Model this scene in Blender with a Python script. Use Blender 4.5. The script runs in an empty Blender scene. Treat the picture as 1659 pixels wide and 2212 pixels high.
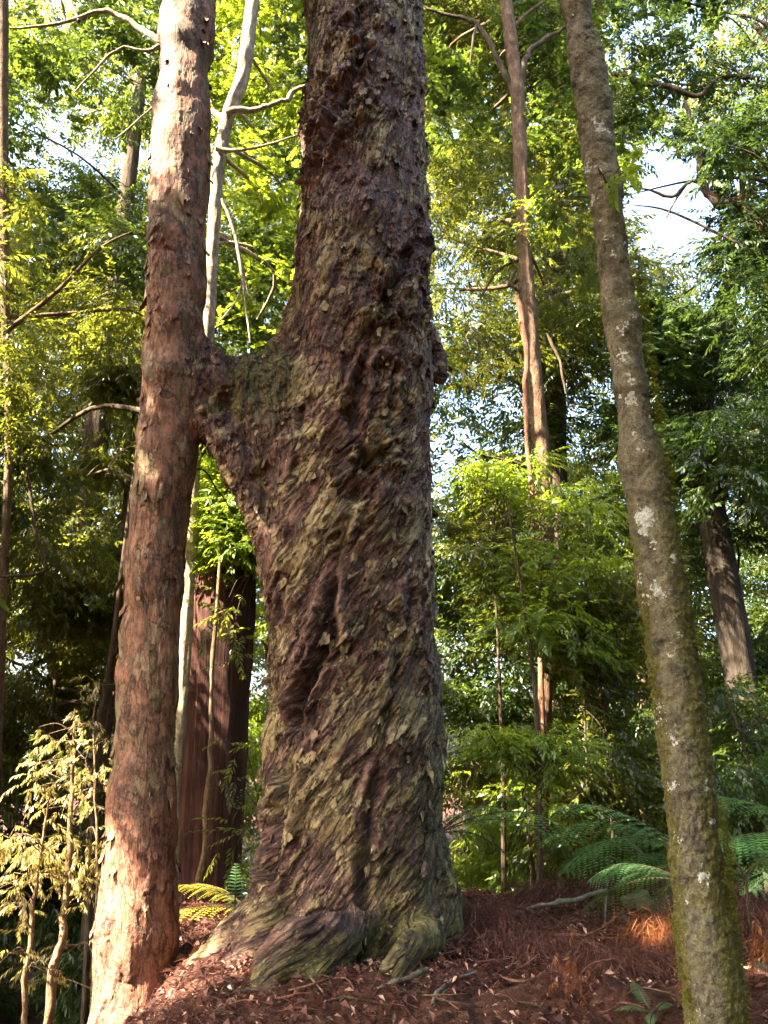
import bpy, math, random
import numpy as np
from mathutils import Vector
C = bpy.context
sc = C.scene
R_ = math.radians
W, H = 1659.0, 2212.0            # working pixel grid of the photograph
PITCH = R_(16.0)
FPX = (H / 2) / math.tan(R_(31.0))
EYE = np.array([0.0, 0.0, 1.6])

# ------------------------------------------------------------------ camera, world, sun, exposure
cam_d = bpy.data.cameras.new('camera'); cam = bpy.data.objects.new('camera', cam_d)
sc.collection.objects.link(cam); sc.camera = cam
cam.location = EYE.tolist(); cam.rotation_euler = (R_(90) + PITCH, 0, 0)
cam_d.sensor_fit = 'VERTICAL'; cam_d.angle = R_(62.0); cam_d.clip_end = 2000; cam_d.clip_start = 0.05
SUN_EL, SUN_AZ = 43.0, 26.0      # azimuth: degrees from -X towards the camera (-Y)
S = np.array([-math.cos(R_(SUN_EL)) * math.cos(R_(SUN_AZ)), -math.cos(R_(SUN_EL)) * math.sin(R_(SUN_AZ)), math.sin(R_(SUN_EL))])
world = bpy.data.worlds.new("World"); sc.world = world; world.use_nodes = True
wn = world.node_tree.nodes; wl = world.node_tree.links
bg = wn['Background']; sky = wn.new('ShaderNodeTexSky'); sky.sky_type = 'NISHITA'; sky.sun_disc = False
sky.sun_elevation = R_(SUN_EL); sky.sun_rotation = math.atan2(S[0], S[1]); sky.dust_density = 6.0; sky.air_density = 1.0; sky.ozone_density = 1.5
wl.new(sky.outputs[0], bg.inputs[0]); bg.inputs[1].default_value = 0.115
sun_d = bpy.data.lights.new('sun', 'SUN'); sun_d.energy = 5.0; sun_d.angle = R_(0.5); sun_d.color = (1.0, 0.87, 0.67)
sun = bpy.data.objects.new('sun', sun_d); sc.collection.objects.link(sun)
sun.rotation_euler = Vector((-S[0], -S[1], -S[2])).to_track_quat('-Z', 'Y').to_euler()
sc.view_settings.view_transform = 'Standard'; sc.view_settings.look = 'None'; sc.view_settings.gamma = 1
sc.view_settings.exposure = 3.85
sc.cycles.max_bounces = 7; sc.cycles.diffuse_bounces = 4; sc.cycles.glossy_bounces = 2; sc.cycles.transmission_bounces = 5
sc.cycles.caustics_reflective = False; sc.cycles.caustics_refractive = False
sc.cycles.sample_clamp_indirect = 6.0

# ------------------------------------------------------------------ pixel <-> world helpers
cP, sP = math.cos(PITCH), math.sin(PITCH)
def ray(px, py):
    a = (np.asarray(px, float) - W / 2) / FPX; b = (H / 2 - np.asarray(py, float)) / FPX
    return np.stack([a, cP - b * sP, sP + b * cP], -1)
def P(px, py, Y):
    d = ray(px, py); return EYE + d * (np.asarray(Y, float) / d[..., 1])[..., None]
def zc(p):
    q = np.asarray(p) - EYE; return q[..., 1] * cP + q[..., 2] * sP
def proj(p):
    q = np.asarray(p) - EYE; z = q[..., 1] * cP + q[..., 2] * sP; v = -q[..., 1] * sP + q[..., 2] * cP
    z = np.maximum(z, 1e-3)
    return W / 2 + q[..., 0] / z * FPX, H / 2 - v / z * FPX
def sstep(a, b, x):
    t = np.clip((x - a) / (b - a), 0, 1); return t * t * (3 - 2 * t)

# ------------------------------------------------------------------ noise
def _h(i, j, k, s):
    n = (i.astype(np.int64) * 374761393 + j.astype(np.int64) * 668265263 + k.astype(np.int64) * 2147483647 + s * 974634777) & 0xffffffff
    n = ((n ^ (n >> 13)) * 1274126177) & 0xffffffff
    n = ((n ^ (n >> 16)) * 2246822519) & 0xffffffff
    return ((n ^ (n >> 15)) & 0xffffff) / float(0x1000000)
def vn2(u, v, s=0):
    i = np.floor(u); j = np.floor(v); fu = u - i; fv = v - j; fu = fu*fu*(3-2*fu); fv = fv*fv*(3-2*fv); z = np.zeros_like(i)
    a = _h(i, j, z, s); b = _h(i+1, j, z, s); c = _h(i, j+1, z, s); d = _h(i+1, j+1, z, s)
    return (a*(1-fu)+b*fu)*(1-fv) + (c*(1-fu)+d*fu)*fv
def fb2(u, v, s=0, o=4, g=.5):
    t = 0; a = 1; n = 0
    for q in range(o):
        t = t + a * vn2(u * 2**q + 17*q, v * 2**q - 9*q, s + q); n += a; a *= g
    return t / n
def vn3(p, s=0):
    i = np.floor(p); f = p - i; f = f*f*(3-2*f); r = 0
    for a in (0, 1):
        for b in (0, 1):
            for c in (0, 1):
                w = (f[:, 0] if a else 1-f[:, 0]) * (f[:, 1] if b else 1-f[:, 1]) * (f[:, 2] if c else 1-f[:, 2])
                r = r + w * _h(i[:, 0]+a, i[:, 1]+b, i[:, 2]+c, s)
    return r
def fb3(p, s=0, o=3):
    t = 0; a = 1; n = 0
    for q in range(o): t = t + a * vn3(p * 2**q + 11.3*q, s + q); n += a; a *= .5
    return t / n
def voro(u, v, s=0):
    i = np.floor(u); j = np.floor(v); z = np.zeros_like(i)
    f1 = np.full(u.shape, 9.0); f2 = f1.copy(); r = np.zeros(u.shape); dv = np.zeros(u.shape)
    for a in (-1, 0, 1):
        for b in (-1, 0, 1):
            x = i+a+_h(i+a, j+b, z, s); y = j+b+_h(i+a, j+b, z, s+5)
            d = (x-u)**2 + (y-v)**2; m = d < f1
            f2 = np.where(m, f1, np.minimum(f2, d)); dv = np.where(m, v-y, dv); r = np.where(m, _h(i+a, j+b, z, s+9), r); f1 = np.where(m, d, f1)
    return np.sqrt(f1), np.sqrt(f2), r, dv

# ------------------------------------------------------------------ objects
def tag(o, label=None, cat=None, group=None, kind=None):
    if label: o['label'] = label
    if cat: o['category'] = cat
    if group: o['group'] = group
    if kind: o['kind'] = kind
    return o
def thing(name, loc, label, cat, group=None):
    o = bpy.data.objects.new(name, None); sc.collection.objects.link(o); o.location = [float(c) for c in loc]
    o.empty_display_size = .2
    return tag(o, label, cat, group)
def mesh(name, V, F, mat, parent=None, attrs=None, smooth=True):
    """V (n,3), F (m,3|4) or a list of such arrays"""
    V = np.asarray(V, np.float64)
    if parent is not None: V = V - np.array(WORLD(parent))
    Fs = F if isinstance(F, list) else [F]
    Fs = [f for f in Fs if len(f)]
    me = bpy.data.meshes.new(name); nv = len(V)
    li = np.concatenate([f.ravel() for f in Fs]); tot = np.concatenate([np.full(len(f), f.shape[1]) for f in Fs])
    st = np.concatenate([[0], np.cumsum(tot)[:-1]])
    me.vertices.add(nv); me.vertices.foreach_set('co', V.ravel().astype(np.float32))
    me.loops.add(len(li)); me.loops.foreach_set('vertex_index', li.astype(np.int32))
    me.polygons.add(len(tot)); me.polygons.foreach_set('loop_start', st.astype(np.int32)); me.polygons.foreach_set('loop_total', tot.astype(np.int32))
    me.polygons.foreach_set('use_smooth', np.full(len(tot), smooth))
    me.update(calc_edges=True)
    for k, a in (attrs or {}).items():
        at = me.attributes.new(k, 'FLOAT', 'POINT'); at.data.foreach_set('value', np.asarray(a, np.float32))
    o = bpy.data.objects.new(name, me); sc.collection.objects.link(o)
    if mat: me.materials.append(mat)
    if parent is not None: o.parent = parent
    return o
def WORLD(o):
    p = np.array(o.location)
    while o.parent: o = o.parent; p = p + np.array(o.location)
    return p
class Acc:
    def __init__(s): s.V = []; s.F = []; s.n = 0; s.A = {}
    def add(s, V, F, **at):
        s.V.append(V); s.F.append(F + s.n); s.n += len(V)
        for k, a in at.items(): s.A.setdefault(k, []).append(np.broadcast_to(a, (len(V),)))
    def build(s, name, mat, parent=None, smooth=True):
        V = np.concatenate(s.V); sh = {}
        for f in s.F: sh.setdefault(f.shape[1], []).append(f)
        return mesh(name, V, [np.concatenate(q) for q in sh.values()], mat, parent, {k: np.concatenate(a) for k, a in s.A.items() if sum(map(len, a)) == len(V)}, smooth)
def tube(pts, rad, n=8, sub=0, jit=0, seed=0, cap=True):
    pts = np.asarray(pts, float); rad = np.asarray(rad, float)
    if sub:
        t = np.linspace(0, len(pts)-1, (len(pts)-1)*sub+1); 
        # catmull-rom
        k = np.clip(t.astype(int), 0, len(pts)-2); f = (t-k)[:, None]
        p0 = pts[np.maximum(k-1, 0)]; p1 = pts[k]; p2 = pts[k+1]; p3 = pts[np.minimum(k+2, len(pts)-1)]
        q = .5*((2*p1)+(-p0+p2)*f+(2*p0-5*p1+4*p2-p3)*f**2+(-p0+3*p1-3*p2+p3)*f**3)
        rad = np.interp(t, np.arange(len(pts)), rad); pts = q
    if jit and len(pts) > 6:
        rw = np.random.default_rng(seed+7); w = rw.normal(size=(len(pts), 3)); w = (w+np.roll(w, 1, 0)+np.roll(w, 2, 0))/2; w[0] = w[-1] = 0; pts = pts+w*rad[:, None]*.38
        rad = rad*(1+.22*np.interp(np.arange(len(pts)), np.arange(0, len(pts)+3, 3), rw.normal(size=len(np.arange(0, len(pts)+3, 3)))*.6))
    m = len(pts); T = np.gradient(pts, axis=0); T /= np.linalg.norm(T, axis=1)[:, None] + 1e-9
    up = np.array([0, 1, 0.]) if abs(T[:, 2]).mean() > .5 else np.array([0, 0, 1.])
    A = np.cross(T, up); A /= np.linalg.norm(A, axis=1)[:, None] + 1e-9; B = np.cross(A, T)
    th = np.linspace(0, 2*math.pi, n, endpoint=False)
    rr = rad[:, None] * np.ones((1, n))
    if jit:
        rng = np.random.default_rng(seed); rr = rr * (1 + jit*(rng.random((m, n))-.5))
    V = pts[:, None] + rr[..., None]*(np.cos(th)[None, :, None]*A[:, None] + np.sin(th)[None, :, None]*B[:, None])
    i = np.arange(m-1)[:, None]; j = np.arange(n)[None]
    F = np.stack([i*n+j, i*n+(j+1) % n, (i+1)*n+(j+1) % n, (i+1)*n+j], -1).reshape(-1, 4)[:, ::-1]
    return V.reshape(-1, 3), F

# ------------------------------------------------------------------ node material helper
class M:
    def __init__(s, name):
        s.m = bpy.data.materials.new(name); s.m.use_nodes = True; s.t = s.m.node_tree; s.N = s.t.nodes; s.L = s.t.links
        s.b = s.N['Principled BSDF']; s.out = s.N['Material Output']
        s.co = s.N.new('ShaderNodeTexCoord').outputs['Object']
    def noise(s, sc_, det=4, rough=.55, vec=None, stretch=None):
        n = s.N.new('ShaderNodeTexNoise'); n.inputs['Scale'].default_value = sc_; n.inputs['Detail'].default_value = det; n.inputs['Roughness'].default_value = rough
        v = vec or s.co
        if stretch:
            mp = s.N.new('ShaderNodeMapping'); mp.inputs['Scale'].default_value = stretch; s.L.new(v, mp.inputs[0]); v = mp.outputs[0]
        s.L.new(v, n.inputs['Vector']); return n.outputs['Fac']
    def attr(s, name):
        a = s.N.new('ShaderNodeAttribute'); a.attribute_name = name; return a.outputs['Fac']
    def ramp(s, fac, stops):
        r = s.N.new('ShaderNodeValToRGB'); e = r.color_ramp.elements
        while len(e) < len(stops): e.new(.5)
        for q, (p, c) in zip(e, stops): q.position = p; q.color = (c, c, c, 1) if isinstance(c, (int, float)) else (*c, 1)
        s.L.new(fac, r.inputs[0]); return r.outputs[0]
    def mix(s, fac, a, b, mode='MIX'):
        m = s.N.new('ShaderNodeMix'); m.data_type = 'RGBA'; m.blend_type = mode
        for i, x in ((0, fac), (6, a), (7, b)):
            if isinstance(x, (int, float)): m.inputs[i].default_value = x if i == 0 else (x, x, x, 1)
            elif isinstance(x, tuple): m.inputs[i].default_value = (*x, 1)
            else: s.L.new(x, m.inputs[i])
        return m.outputs[2]
    def math(s, op, a, b=0.0):
        m = s.N.new('ShaderNodeMath'); m.operation = op
        for i, x in ((0, a), (1, b)):
            if isinstance(x, (int, float)): m.inputs[i].default_value = x
            else: s.L.new(x, m.inputs[i])
        return m.outputs[0]
    def bump(s, h, dist=.01, st=.6):
        b = s.N.new('ShaderNodeBump'); b.inputs['Distance'].default_value = dist; b.inputs['Strength'].default_value = st
        s.L.new(h, b.inputs['Height']); s.L.new(b.outputs[0], s.b.inputs['Normal'])
    def fin(s, col, rough=.85, spec=.25):
        if isinstance(col, tuple): s.b.inputs['Base Color'].default_value = (*col, 1)
        else: s.L.new(col, s.b.inputs['Base Color'])
        if isinstance(rough, (int, float)): s.b.inputs['Roughness'].default_value = rough
        else: s.L.new(rough, s.b.inputs['Roughness'])
        s.b.inputs['Specular IOR Level'].default_value = spec
        return s.m

def leaf_mat(name, dark, mid, light, trans, tf=.42, rough=.38, spec=.5):
    m = M(name); r = m.attr('rnd'); t = m.attr('tone')
    f = m.math('ADD', m.math('MULTIPLY', r, .45), m.math('MULTIPLY', t, .55))
    col = m.ramp(f, [(0.12, dark), (.5, mid), (.88, light)])
    m.fin(col, rough, spec)
    tr = m.N.new('ShaderNodeBsdfTranslucent'); m.L.new(m.mix(.75, col, trans), tr.inputs[0])
    mx = m.N.new('ShaderNodeMixShader'); mx.inputs[0].default_value = tf
    m.L.new(m.b.outputs[0], mx.inputs[1]); m.L.new(tr.outputs[0], mx.inputs[2]); m.L.new(mx.outputs[0], m.out.inputs[0])
    return m.m
LM = {
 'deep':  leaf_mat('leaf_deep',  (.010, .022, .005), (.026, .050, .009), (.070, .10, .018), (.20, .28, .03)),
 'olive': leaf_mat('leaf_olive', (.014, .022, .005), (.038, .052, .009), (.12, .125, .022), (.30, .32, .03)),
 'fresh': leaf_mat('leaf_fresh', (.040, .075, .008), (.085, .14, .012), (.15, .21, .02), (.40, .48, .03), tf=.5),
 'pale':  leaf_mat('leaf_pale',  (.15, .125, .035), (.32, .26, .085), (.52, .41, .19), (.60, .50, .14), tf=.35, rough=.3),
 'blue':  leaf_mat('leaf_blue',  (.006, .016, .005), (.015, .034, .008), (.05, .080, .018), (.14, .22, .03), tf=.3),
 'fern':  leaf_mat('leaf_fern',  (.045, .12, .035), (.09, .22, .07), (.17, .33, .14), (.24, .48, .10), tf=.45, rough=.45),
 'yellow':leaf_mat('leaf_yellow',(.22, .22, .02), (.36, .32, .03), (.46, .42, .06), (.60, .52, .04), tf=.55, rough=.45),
 'dead':  leaf_mat('leaf_dead',  (.040, .015, .012), (.090, .034, .026), (.20, .095, .07), (.20, .07, .04), tf=.25, rough=.6, spec=.2),
 'rust':  leaf_mat('leaf_rust',  (.08, .028, .012), (.17, .058, .022), (.30, .12, .045), (.4, .13, .03), tf=.3, rough=.6, spec=.2),
 'moss':  leaf_mat('leaf_moss',  (.045, .050, .006), (.10, .10, .010), (.17, .15, .015), (.24, .22, .015), tf=.3, rough=.8, spec=.1),
}

# bark materials
def bark_plates(name, inner_c, plate_c, moss_c, su, sv, thr, bias, patch_amt, speck, speck_c, seam_amt=.8, low_red=0, wts=(.55, .30, .35), ctr=(.34, .66), bmp=.022):
    """flaking bark: ragged plates in the grain's own coordinates (gu across, gv along, metres)"""
    m = M(name); pl = m.attr('pl'); rn = m.attr('rn'); ms = m.attr('moss')
    cx = m.N.new('ShaderNodeCombineXYZ'); m.L.new(m.attr('gu'), cx.inputs[0]); m.L.new(m.attr('gv'), cx.inputs[1]); gvec = cx.outputs[0]
    def gn(a, b, det, ro, off=0.0):
        mp = m.N.new('ShaderNodeMapping'); mp.inputs['Scale'].default_value = (1/a, 1/b, 1); mp.inputs['Location'].default_value = (off, off*.7, off*1.3); m.L.new(gvec, mp.inputs[0])
        return m.noise(1.0, det, ro, vec=mp.outputs[0])
    pa = gn(su, sv, 7, .62); pb = gn(su*.45, sv*.45, 6, .62, 4.0); pc = gn(su*.2, sv*.28, 4, .6, 9.0)
    m1 = m.ramp(pa, [(thr, 0.0), (thr+.012, 1.0)]); m2 = m.ramp(pb, [(thr, 0.0), (thr+.02, 1.0)]); m3 = m.ramp(pc, [(.5, 0.0), (.54, 1.0)])
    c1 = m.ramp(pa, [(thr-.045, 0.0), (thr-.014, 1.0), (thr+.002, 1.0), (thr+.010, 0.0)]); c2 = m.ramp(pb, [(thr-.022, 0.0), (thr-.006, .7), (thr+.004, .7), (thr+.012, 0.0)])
    n1 = m.noise(2.0, 5); n3 = m.noise(8, 5, .6); fine = gn(.010, .035, 5, .65, 2.0)
    inner = m.ramp(m.math('ADD', m.math('MULTIPLY', n3, .72), m.math('MULTIPLY', fine, .28)), [(ctr[0], inner_c[0]), (.5, inner_c[1]), (ctr[1], inner_c[2])])
    plate = m.ramp(m.math('ADD', m.math('MULTIPLY', rn, .4), m.math('ADD', m.math('MULTIPLY', n3, .3), m.math('MULTIPLY', fine, .3))), [(ctr[0]-.06, plate_c[0]), (.5, plate_c[1]), (ctr[1]+.08, plate_c[2])])
    v = m.math('ADD', m.math('MULTIPLY', m1, wts[0]), m.math('MULTIPLY', m2, wts[1])); v = m.math('ADD', v, m.math('MULTIPLY', pl, wts[2])); v = m.math('ADD', v, m.math('MULTIPLY', m.math('SUBTRACT', n1, .5), patch_amt))
    c = m.mix(m.ramp(v, [(bias, 0.0), (bias+.22, 1.0)]), inner, plate)
    if low_red: c = m.mix(m.math('MULTIPLY', m.ramp(m.math('ADD', m.attr('red'), m.math('SUBTRACT', n1, .5)), [(.35, 0.0), (.7, 1.0)]), low_red), c, m.ramp(fine, [(.3, (.17, .055, .032)), (.7, (.34, .135, .075))]))
    mf = m.ramp(m.math('ADD', ms, m.math('MULTIPLY', m.math('SUBTRACT', n3, .5), 1.3)), [(.42, 0.0), (.75, 1.0)])
    c = m.mix(m.math('MULTIPLY', mf, .8), c, m.ramp(m.noise(40, 5, .65), [(.3, moss_c[0]), (.6, moss_c[1]), (.8, moss_c[2])]))
    sp = m.ramp(m.noise(34, 3, .5), [(speck, 0.0), (speck+.04, 1.0)]); c = m.mix(m.math('MULTIPLY', sp, .55), c, speck_c)
    c = m.mix(m.math('MULTIPLY', m.math('MAXIMUM', c1, c2), .60), c, (.022, .012, .009)); c = m.mix(m.math('MULTIPLY', m.attr('ed'), .85), c, (.018, .010, .008))  # dark cork edges and cracks, with flake shadow painted into the colour
    seam = gn(su*.8, sv*3.6, 5, .6, 13.0); sm = m.ramp(seam, [(.455, 0.0), (.488, 1.0), (.506, 1.0), (.525, 0.0)])
    c = m.mix(m.math('MULTIPLY', sm, seam_amt), c, (.020, .011, .008))
    h = m.math('SUBTRACT', m.math('ADD', m.math('MULTIPLY', m1, .5), m.math('MULTIPLY', m2, .3)), m.math('MULTIPLY', sm, .7*seam_amt)); h = m.math('ADD', h, m.math('MULTIPLY', m3, .12)); h = m.math('ADD', h, m.math('MULTIPLY', fine, .25)); h = m.math('ADD', h, m.math('MULTIPLY', pa, .5))
    m.bump(h, bmp, 1.0)
    return m.fin(c, .72, .35)
MOSSC = ((.038, .040, .006), (.115, .108, .014), (.22, .20, .035))
def bark_main():
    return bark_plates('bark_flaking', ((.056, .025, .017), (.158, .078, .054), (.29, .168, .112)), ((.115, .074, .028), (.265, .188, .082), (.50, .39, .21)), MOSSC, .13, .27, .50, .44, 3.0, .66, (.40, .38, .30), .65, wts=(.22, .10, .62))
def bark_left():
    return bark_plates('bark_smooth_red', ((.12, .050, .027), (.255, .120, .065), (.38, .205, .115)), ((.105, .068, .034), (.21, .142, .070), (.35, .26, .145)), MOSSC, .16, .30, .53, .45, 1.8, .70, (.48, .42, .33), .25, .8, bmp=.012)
def bark_mossy():
    m = M('bark_mossy')
    n2 = m.noise(45, 6, .65); n3 = m.noise(11, 6, .65); n1 = m.noise(3, 4)
    base = m.ramp(n3, [(.3, (.045, .039, .025)), (.5, (.145, .125, .078)), (.70, (.30, .265, .175))])
    mo = m.ramp(n2, [(.3, (.05, .045, .008)), (.6, (.12, .105, .018)), (.85, (.20, .17, .04))])
    f = m.ramp(m.math('ADD', m.attr('moss'), m.math('MULTIPLY', m.math('SUBTRACT', n3, .5), 1.8)), [(.38, 0.0), (.62, 1.0)])
    c = m.mix(m.math('MULTIPLY', f, .85), base, mo)
    l = m.ramp(m.math('ADD', m.attr('lich'), m.math('ADD', m.math('MULTIPLY', m.math('SUBTRACT', n2, .5), 1.5), m.math('MULTIPLY', m.math('SUBTRACT', m.noise(16, 5, .7), .5), 1.6))), [(.50, 0.0), (.58, 1.0)])
    c = m.mix(l, c, m.ramp(n2, [(.3, (.30, .31, .24)), (.7, (.62, .62, .56))]))
    dk = m.ramp(m.noise(95, 4, .7), [(.38, 1.0), (.46, 0.0)]); c = m.mix(m.math('MULTIPLY', dk, .6), c, (.025, .020, .010))
    lt = m.ramp(m.noise(70, 4, .7), [(.60, 0.0), (.66, 1.0)]); c = m.mix(m.math('MULTIPLY', lt, .4), c, (.40, .35, .25))
    m.bump(m.math('ADD', n2, m.noise(150, 3)), .012, 1.0)
    return m.fin(c, .85, .2)
def bark_bg(name, a, b, c, st=(1, 1, .18)):
    m = M(name); n = m.noise(16, 6, .65, stretch=st); n2 = m.noise(3, 4)
    col = m.ramp(m.math('ADD', m.math('MULTIPLY', n, .7), m.math('MULTIPLY', n2, .3)), [(.32, a), (.5, b), (.68, c)])
    f = m.noise(70, 5, .7, stretch=(st[0], st[1], st[2]*.8)); col = m.mix(m.ramp(f, [(.36, .75), (.47, 0.0)]), col, a)
    m.bump(m.math('ADD', n, m.math('MULTIPLY', f, .5)), .035, 1.0); return m.fin(col, .9, .15)
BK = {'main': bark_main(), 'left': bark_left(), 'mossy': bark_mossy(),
      'brown': bark_bg('bark_brown', (.030, .020, .014), (.075, .052, .034), (.15, .11, .07)),
      'brown2': bark_bg('bark_warm_brown', (.05, .028, .016), (.12, .075, .045), (.24, .16, .10), (1, 1, .4)),
      'shade': bark_bg('bark_dark', (.016, .012, .009), (.042, .032, .024), (.10, .08, .06)),
      'red': bark_bg('bark_fibrous_red', (.022, .010, .008), (.060, .026, .020), (.16, .075, .05), (1, 1, .05)),
      'pale': bark_bg('bark_pale', (.12, .095, .06), (.27, .22, .15), (.50, .44, .33), (1, 1, .6)),
      'tan': bark_bg('bark_tan', (.09, .055, .030), (.19, .125, .07), (.34, .25, .16), (1, 1, .4)),
      'grey': bark_bg('bark_grey', (.09, .08, .065), (.17, .155, .125), (.30, .28, .24), (1, 1, .4)),
      'vine': bark_bg('bark_vine', (.10, .04, .025), (.22, .10, .06), (.38, .20, .12), (1, 1, .2))}

# ------------------------------------------------------------------ terrain
def ground_z(x, y):
    x = np.asarray(x, float); y = np.asarray(y, float)
    n = fb2(x*.9+7, y*.9+3, 71, 3) - .5
    top = .33 + .035*x + .045*(y-6) + .10*n + .26*(fb2(x*2.4, y*2.4, 44, 3)-.5)*sstep(.5, 1.3, x) + .16*np.exp(-((x-2.2)/1.1)**2-((y-7.2)/.8)**2) - .25*sstep(2.4, 4.5, x)
    base = -1.5*sstep(5.0, 8.5, y) * (1 - .0*x)
    k = sstep(3.1, 4.75, y + .18*np.sin(x*1.9)) * (1 - sstep(8.0, 10.5, y)) * sstep(-1.95, -1.0, x + .28*(y-5.3) + .12*np.sin(y*3))
    dr_ = np.hypot(x+.2, y-6.35); top = top + .07*np.exp(-((dr_-.85)/.3)**2) + .05*np.exp(-((x+.1)/.8)**2-((y-5.2)/.25)**2)
    far = sstep(30, 90, y) * 2.0
    return base*(1-k) + top*k + .12*n*(1-k) + far
def G(px, py, y0=3.2, y1=9.0):
    """where the ray through a pixel first meets the terrain"""
    d = ray(px, py); d = d/d[1]; ys = np.linspace(y0, y1, 600); p = EYE + d*ys[:, None]
    dz = p[:, 2] - ground_z(p[:, 0], p[:, 1]); k = np.argmax(dz < 0) if (dz < 0).any() else int(np.argmin(np.abs(dz)))
    q = p[k].copy(); q[2] = ground_z(q[0], q[1]); return q
def build_ground():
    def axis(a, b, c, d, fine, coarse):
        return np.unique(np.concatenate([np.linspace(a, b, coarse), np.linspace(b, c, fine), np.linspace(c, d, coarse)]))
    xs = axis(-160, -3.2, 4.2, 160, 420, 50); ys = axis(-60, 3.0, 9.6, 300, 380, 60)
    X, Y = np.meshgrid(xs, ys, indexing='ij'); Z = ground_z(X, Y)
    near = sstep(-3.4, -2.6, X)*(1-sstep(3.4, 4.2, X))*sstep(2.9, 3.4, Y)*(1-sstep(9, 9.6, Y))
    d = (fb2(X*6, Y*6, 5, 5, .6)-.5)*.12 + (fb2(X*28, Y*28, 8, 3)-.5)*.035
    Z = Z + near*d
    V = np.stack([X, Y, Z], -1).reshape(-1, 3); a, b = X.shape
    i = np.arange(a-1)[:, None]; j = np.arange(b-1)[None]
    F = np.stack([i*b+j, (i+1)*b+j, (i+1)*b+j+1, i*b+j+1], -1).reshape(-1, 4)
    m = M('forest_soil'); n = m.noise(14, 6, .65); n2 = m.noise(60, 4, .6)
    c = m.ramp(n, [(.3, (.018, .008, .006)), (.5, (.055, .022, .014)), (.7, (.11, .05, .03))])
    m.bump(n2, .02, .9)
    tag(mesh('ground', V, F, m.fin(c, .9, .15)), kind='structure')
build_ground()

# ------------------------------------------------------------------ the fused tree: smooth union of trunks, limb and roots
def trace(rows, Y):
    """rows of (py, xl, xr) -> arrays z, xc, R"""
    z = []; xc = []; r = []
    for py, a, b in rows:
        p = P((a+b)/2, py, Y); z.append(p[2]); xc.append(p[0]); r.append((b-a)/2/FPX*zc(p)*.985)
    o = np.argsort(z); return np.array(z)[o], np.array(xc)[o], np.array(r)[o]
YM, YL = 6.4, 6.2
MZ, MX, MR = trace([(0, 668, 912), (200, 668, 912), (400, 657, 918), (600, 643, 925), (700, 632, 930), (900, 610, 930), (1180, 582, 930), (1300, 580, 937),
                    (1500, 582, 944), (1700, 575, 948), (1800, 570, 948), (1900, 568, 948), (2000, 565, 950), (2250, 560, 950)], YM)
LZ, LX, LR = trace([(0, 348, 458), (200, 342, 455), (400, 330, 448), (600, 318, 443), (700, 313, 442), (800, 305, 436), (900, 300, 428), (1000, 293, 415), (1200, 280, 395),
                    (1400, 265, 381), (1600, 248, 378), (1800, 232, 376), (2000, 222, 377), (2212, 207, 372)], YL)
def ext(Z, X, R, z1, dr=.6):
    return np.append(Z, z1), np.append(X, X[-1]+(X[-1]-X[-3])/(Z[-1]-Z[-3])*(z1-Z[-1])*.5), np.append(R, R[-1]*.93)
MZ, MX, MR = ext(MZ, MX, MR, 11.0); LZ, LX, LR = ext(LZ, LX, LR, 11.0)
def caps(seq):      # list of (px, py, Y, r)
    return [(P(a, b, Y), r) for a, b, Y, r in seq]
CH = {
 'limb': [caps([(395, 815, 6.2, .19), (500, 845, 6.25, .19), (600, 860, 6.3, .32)]), caps([(540, 840, 6.25, .18), (610, 775, 6.3, .14), (655, 700, 6.35, .08)]),
          caps([(400, 850, 6.2, .16), (455, 905, 6.2, .13), (520, 985, 6.2, .15), (572, 1085, 6.2, .13), (612, 1190, 6.22, .12)]),
          caps([(560, 900, 6.2, .20), (620, 990, 6.2, .26), (650, 1120, 6.25, .22)]), caps([(415, 745, 6.2, .09), (470, 792, 6.22, .11), (540, 815, 6.3, .13)]), caps([(450, 900, 6.05, .07), (505, 990, 6.05, .08), (555, 1090, 6.05, .07), (585, 1160, 6.1, .05)])],
 'main': [caps([(650, 1900, 6.3, .24), (585, 1990, 6.25, .19), (500, 2062, 6.15, .15), (435, 2112, 6.0, .11), (385, 2160, 5.9, .07)]),
          caps([(625, 1960, 6.1, .20), (565, 2045, 5.95, .13), (510, 2095, 5.82, .07), (470, 2130, 5.75, .04)]),
          caps([(770, 2010, 5.80, .11), (705, 2035, 5.62, .125), (640, 2040, 5.50, .115), (592, 2080, 5.42, .10), (565, 2150, 5.36, .07), (545, 2240, 5.3, .05)]),
          caps([(725, 2050, 5.62, .12), (685, 2095, 5.48, .085), (660, 2150, 5.4, .08), (640, 2260, 5.3, .06)]), caps([(790, 1960, 5.95, .10), (798, 2060, 5.82, .06), (800, 2140, 5.75, .06), (800, 2260, 5.6, .05)]),
          caps([(870, 1880, 6.2, .24), (885, 1990, 6.05, .20), (890, 2070, 5.95, .17), (890, 2160, 5.85, .18)]), caps([(875, 2040, 5.85, .12), (868, 2120, 5.70, .08), (845, 2200, 5.6, .07), (830, 2290, 5.5, .05)]),
          caps([(925, 2030, 5.75, .09), (885, 2050, 5.55, .07), (858, 2095, 5.46, .055), (840, 2180, 5.4, .05)]),
          caps([(890, 1850, 6.5, .20), (930, 1940, 6.55, .15), (968, 2010, 6.6, .11), (1005, 2070, 6.6, .06)]),
          caps([(940, 1950, 6.2, .16), (955, 2030, 6.1, .12), (965, 2075, 6.05, .07)]),
          caps([(740, 1900, 6.2, .26), (735, 2000, 6.15, .24), (730, 2120, 6.1, .24)]),
          caps([(925, 720, 6.6, .07), (944, 765, 6.65, .06), (948, 810, 6.65, .035)])],
 'left': [caps([(300, 2230, 6.15, .26), (330, 2330, 6.0, .26)])],
}
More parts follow.
